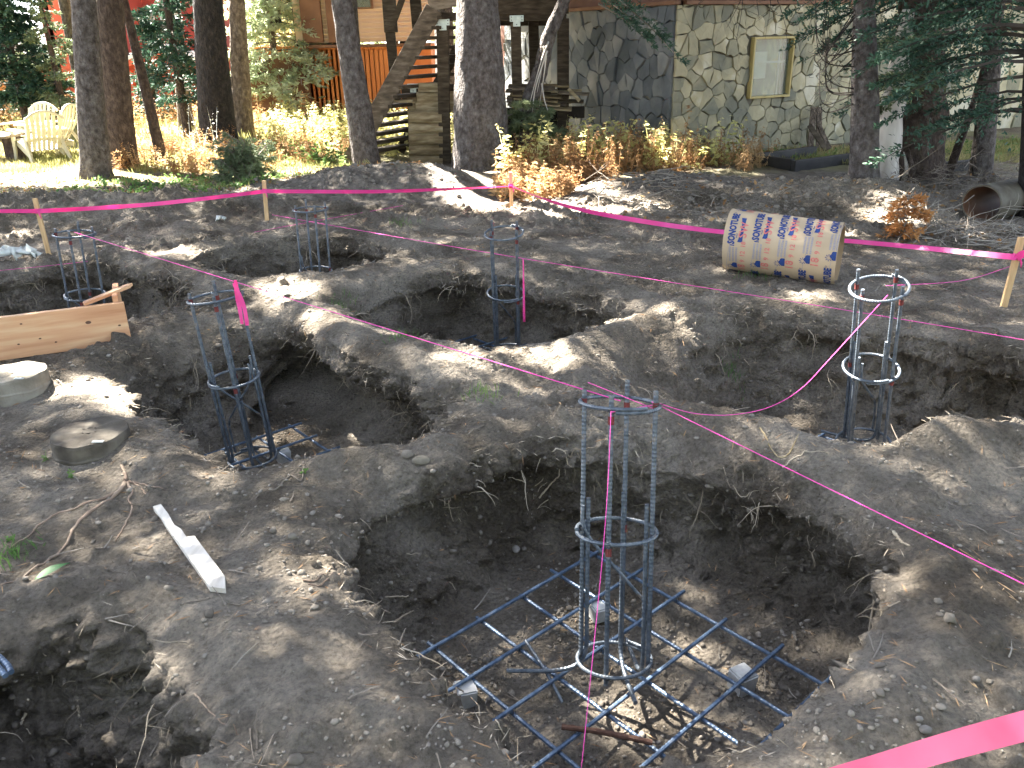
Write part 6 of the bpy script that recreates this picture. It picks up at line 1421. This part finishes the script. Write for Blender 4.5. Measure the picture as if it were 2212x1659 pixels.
for pxs, r0, r1, m_, lb in (([(660,975),(655,1000),(625,1030),(590,1060)], .006, .005, 'twig', 'thin stick leaning over the rim toward the left pit mat'),
    ([(655,1255),(690,1245),(715,1225)], .005, .003, 'root', 'reddish twig poking over the near rim'), ([(665,1262),(700,1258),(735,1240)], .004, .003, 'root', 'second reddish twig below the first on the near rim'),
    ([(790,1300),(830,1290),(882,1288)], .006, .004, 'rootpale', 'curved pale root sticking out over the nearest pit at left'), ([(850,1345),(880,1325),(903,1315)], .007, .003, 'rootpale', 'forked pale root on the left rim of the nearest pit'),
    ([(1845,1262),(1875,1280),(1910,1295),(1945,1300)], .007, .003, 'rootpale', 'pale root curving out of the right wall of the nearest pit'), ([(1930,1150),(1945,1170),(1965,1180)], .01, .004, 'rootpale', 'stubby root end on the right bank'),
    ([(1165,1075),(1200,1035),(1235,1010)], .007, .003, 'rootpale', 'pale root left of the nearest cage on the back wall'), ([(1195,1010),(1250,1000),(1290,985)], .005, .003, 'rootpale', 'thin root behind the nearest cage'),
    ([(960,1470),(1010,1500),(1060,1550),(1090,1590)], .004, .003, 'rootpale', 'thin trailing root along the left rim of the nearest mat'), ([(1090,1600),(1160,1590),(1200,1630)], .003, .002, 'rootpale', 'thin root over the front left rim'),
    ([(240,1235),(270,1240),(300,1260)], .002, .002, 'twig', 'thin dark twig on the near left ground'), ([(390,1308),(420,1300),(455,1292)], .003, .003, 'twig', 'small stick under the point of the lying stake'),
    ([(420,1500),(455,1540),(520,1590)], .004, .002, 'root', 'dangling root in the near left pit'), ([(60,1510),(55,1540),(45,1565)], .007, .005, 'rootpale', 'short stubby root in the near left pit wall'), ([(168,1510),(170,1540),(175,1570)], .007, .005, 'rootpale', 'second stubby root in the near left pit wall'), ([(200,1500),(290,1550),(325,1620)], .004, .002, 'root', 'long thin root crossing the near left pit wall'),
    ([(1545,1070),(1590,1060),(1620,1100),(1635,1140)], .003, .0015, 'rootpale', 'long fine root hanging right of the nearest cage'), ([(1690,1010),(1730,985),(1790,978)], .005, .002, 'rootpale', 'splintered pale root on the ridge by the right cage'), ([(1640,925),(1720,950),(1775,935)], .006, .002, 'logwood', 'splintered root scrap on the ridge in front of the right pit')):
    surf_tube('root' if 'root' in lb else 'stick', pxs, r0, r1, m_, lb, 'root' if 'root' in lb else 'stick')
# green leaf, paper scraps
p = ray_px(115, 1240)[0]; mb = MB(); u_ = np.array([.7, .6, .1]); u_ /= np.linalg.norm(u_); v_ = np.array([-.6, .7, .1]); V = []
for i in range(9):
    f = i / 8; w = .021 * math.sin(math.pi * min(1, f * 1.05) ** .8); c = p + u_ * (f - .5) * .12 + [0, 0, .012 + .01 * math.sin(f * 3)]; V += [c - v_ * w, c + [0, 0, -.003], c + v_ * w]
mb.add(V, [(3 * i + a, 3 * i + a + 1, 3 * i + a + 4, 3 * i + a + 3) for i in range(8) for a in (0, 1)]); mb.build('green_leaf', 'leaf', None, True, label='large green leaf lying on the ground at the lower left', cat='leaf')
for (x, y, s_, lb) in ((14, 560, .14, 'crumpled white paper at the left edge behind the plank'), (58, 556, .1, 'smaller crumpled white scrap right of the other one'), (478, 663-185, .05, 'tiny pale scrap on the slope behind the far left cage')):
    p = G(x, y, 0.02) if y > 500 else G(x, y, .05); n = 7; a = np.linspace(-1, 1, n); X, Y_ = np.meshgrid(a, a); P3 = np.stack([X.ravel() * s_, Y_.ravel() * s_ * .6, 0 * X.ravel()], 1); P3 += RNG.normal(size=P3.shape) * s_ * .16; P3[:, 2] = s_ * .75 * (1 - .5 * X.ravel() ** 2) + RNG.normal(size=n * n) * s_ * .25; p[2] = gz(p[0], p[1])
    i = np.arange(n - 1); idx = np.arange(n * n).reshape(n, n); F = np.stack([idx[:-1, :-1], idx[:-1, 1:], idx[1:, 1:], idx[1:, :-1]], -1).reshape(-1, 4); o = np_mesh('paper_scrap', P3 + p, F, 'paper', label=lb, cat='paper scrap'); md = o.modifiers.new('thickness', 'SOLIDIFY'); md.thickness = .003
# small leafy sprouts
for (x, y, lb) in ((98, 998, 'small green sprout left of the surface root'), (155, 1030, 'pair of green leaves beside the surface root'), (660, 1890 * .55, 'tiny yellow sprout near the ridge of the left pit'), (30, 1195, 'yellow green seedling at the left edge'), (25, 870 + 300, 'second seedling at the left edge above the first')):
    p = G(x, y)[:2]; weeds('sprout', p + RNG.normal(size=(4, 2)) * .003, .05, 'weedgreen', '', 6, .025, .014, single=lb, cat='plant', droop=.1)
# brush piles
def brush(px_poly, n, L_, h, m, label):
    mb = MB()
    pp_ = in_poly_px(n, px_poly); zz_ = gzs(pp_)
    for (x, y), z0_ in zip(pp_, zz_):
        z = z0_ + random.random() ** 2 * h; a = random.gauss(.2, .9); q = squiggle([x, y, z], [math.cos(a), math.sin(a) * .7, random.gauss(0, .25)], random.uniform(.4, 1.2) * L_, 6, .3, .03); mb.tube(q, np.linspace(.006, .0015, 7) * random.uniform(.4, 1.3), 4, cap=False)
        for _ in range(3):
            i_ = random.randint(2, 5); w_ = squiggle(q[i_], q[i_ + 1] - q[i_] + RNG.normal(size=3) * .06, random.uniform(.06, .2), 3, .3); mb.tube(w_, [.0026, .002, .0016, .001], 3, cap=False)
    mb.build('brush_pile', m, kind='stuff', label=label, cat='brush')
brush([(1230,430),(1330,470),(1560,475),(1640,455),(1440,425),(1300,410)], 130, .5, .08, 'twig', 'dry brush behind the tape in the middle')
brush([(1900,530),(2212,570),(2230,520),(2060,490),(1920,470)], 110, .5, .1, 'twig_pale', 'heap of bare sticks around the old tube at the right')
brush([(1560,445),(1860,500),(1920,520),(2212,590),(2212,520),(1900,450)], 110, .35, .04, 'twig', 'scattered sticks behind the printed tube')
brush([(1890,440),(2080,440),(2212,390),(1900,385)], 170, .5, .2, 'twig', 'tangled brush under the right trees')
Bo = G(1948, 520); to = thing('dead_sapling', (Bo[0], Bo[1], gz(Bo[0], Bo[1])), 'small dead orange conifer sprig standing in the brush at right', 'dead sapling')
brs = [(np.array(to.location) + [RNG.normal() * .03, RNG.normal() * .03, random.uniform(.02, .42)], random.uniform(0, 6.28), random.uniform(.08, .2), random.uniform(-.2, .6)) for _ in range(26)]
boughs(to, None, brs, 'rustfoliage', .05, .014, 1.2, droop=.3, per=8)
# fallen leaves and bits of bark on the spoil
pts = np.concatenate([in_poly_px(900, [(-40,440),(900,420),(1000,385),(200,385),(-40,370)]), in_poly_px(500, [(1200,480),(2212,560),(2212,400),(1300,400)])]); z = gzs(pts); D = RNG.normal(size=(len(pts), 3)); D[:, 2] *= .3
V, F = kites(np.c_[pts, z + .015], D, RNG.uniform(.03, .08, len(pts)), RNG.uniform(.015, .04, len(pts))); np_mesh('fallen_leaves', V, F, 'weeddry', kind='stuff')
print('all', time.time() - T0, 'tris', sum(sum(p.loop_total - 2 for p in []) for _ in [0]))
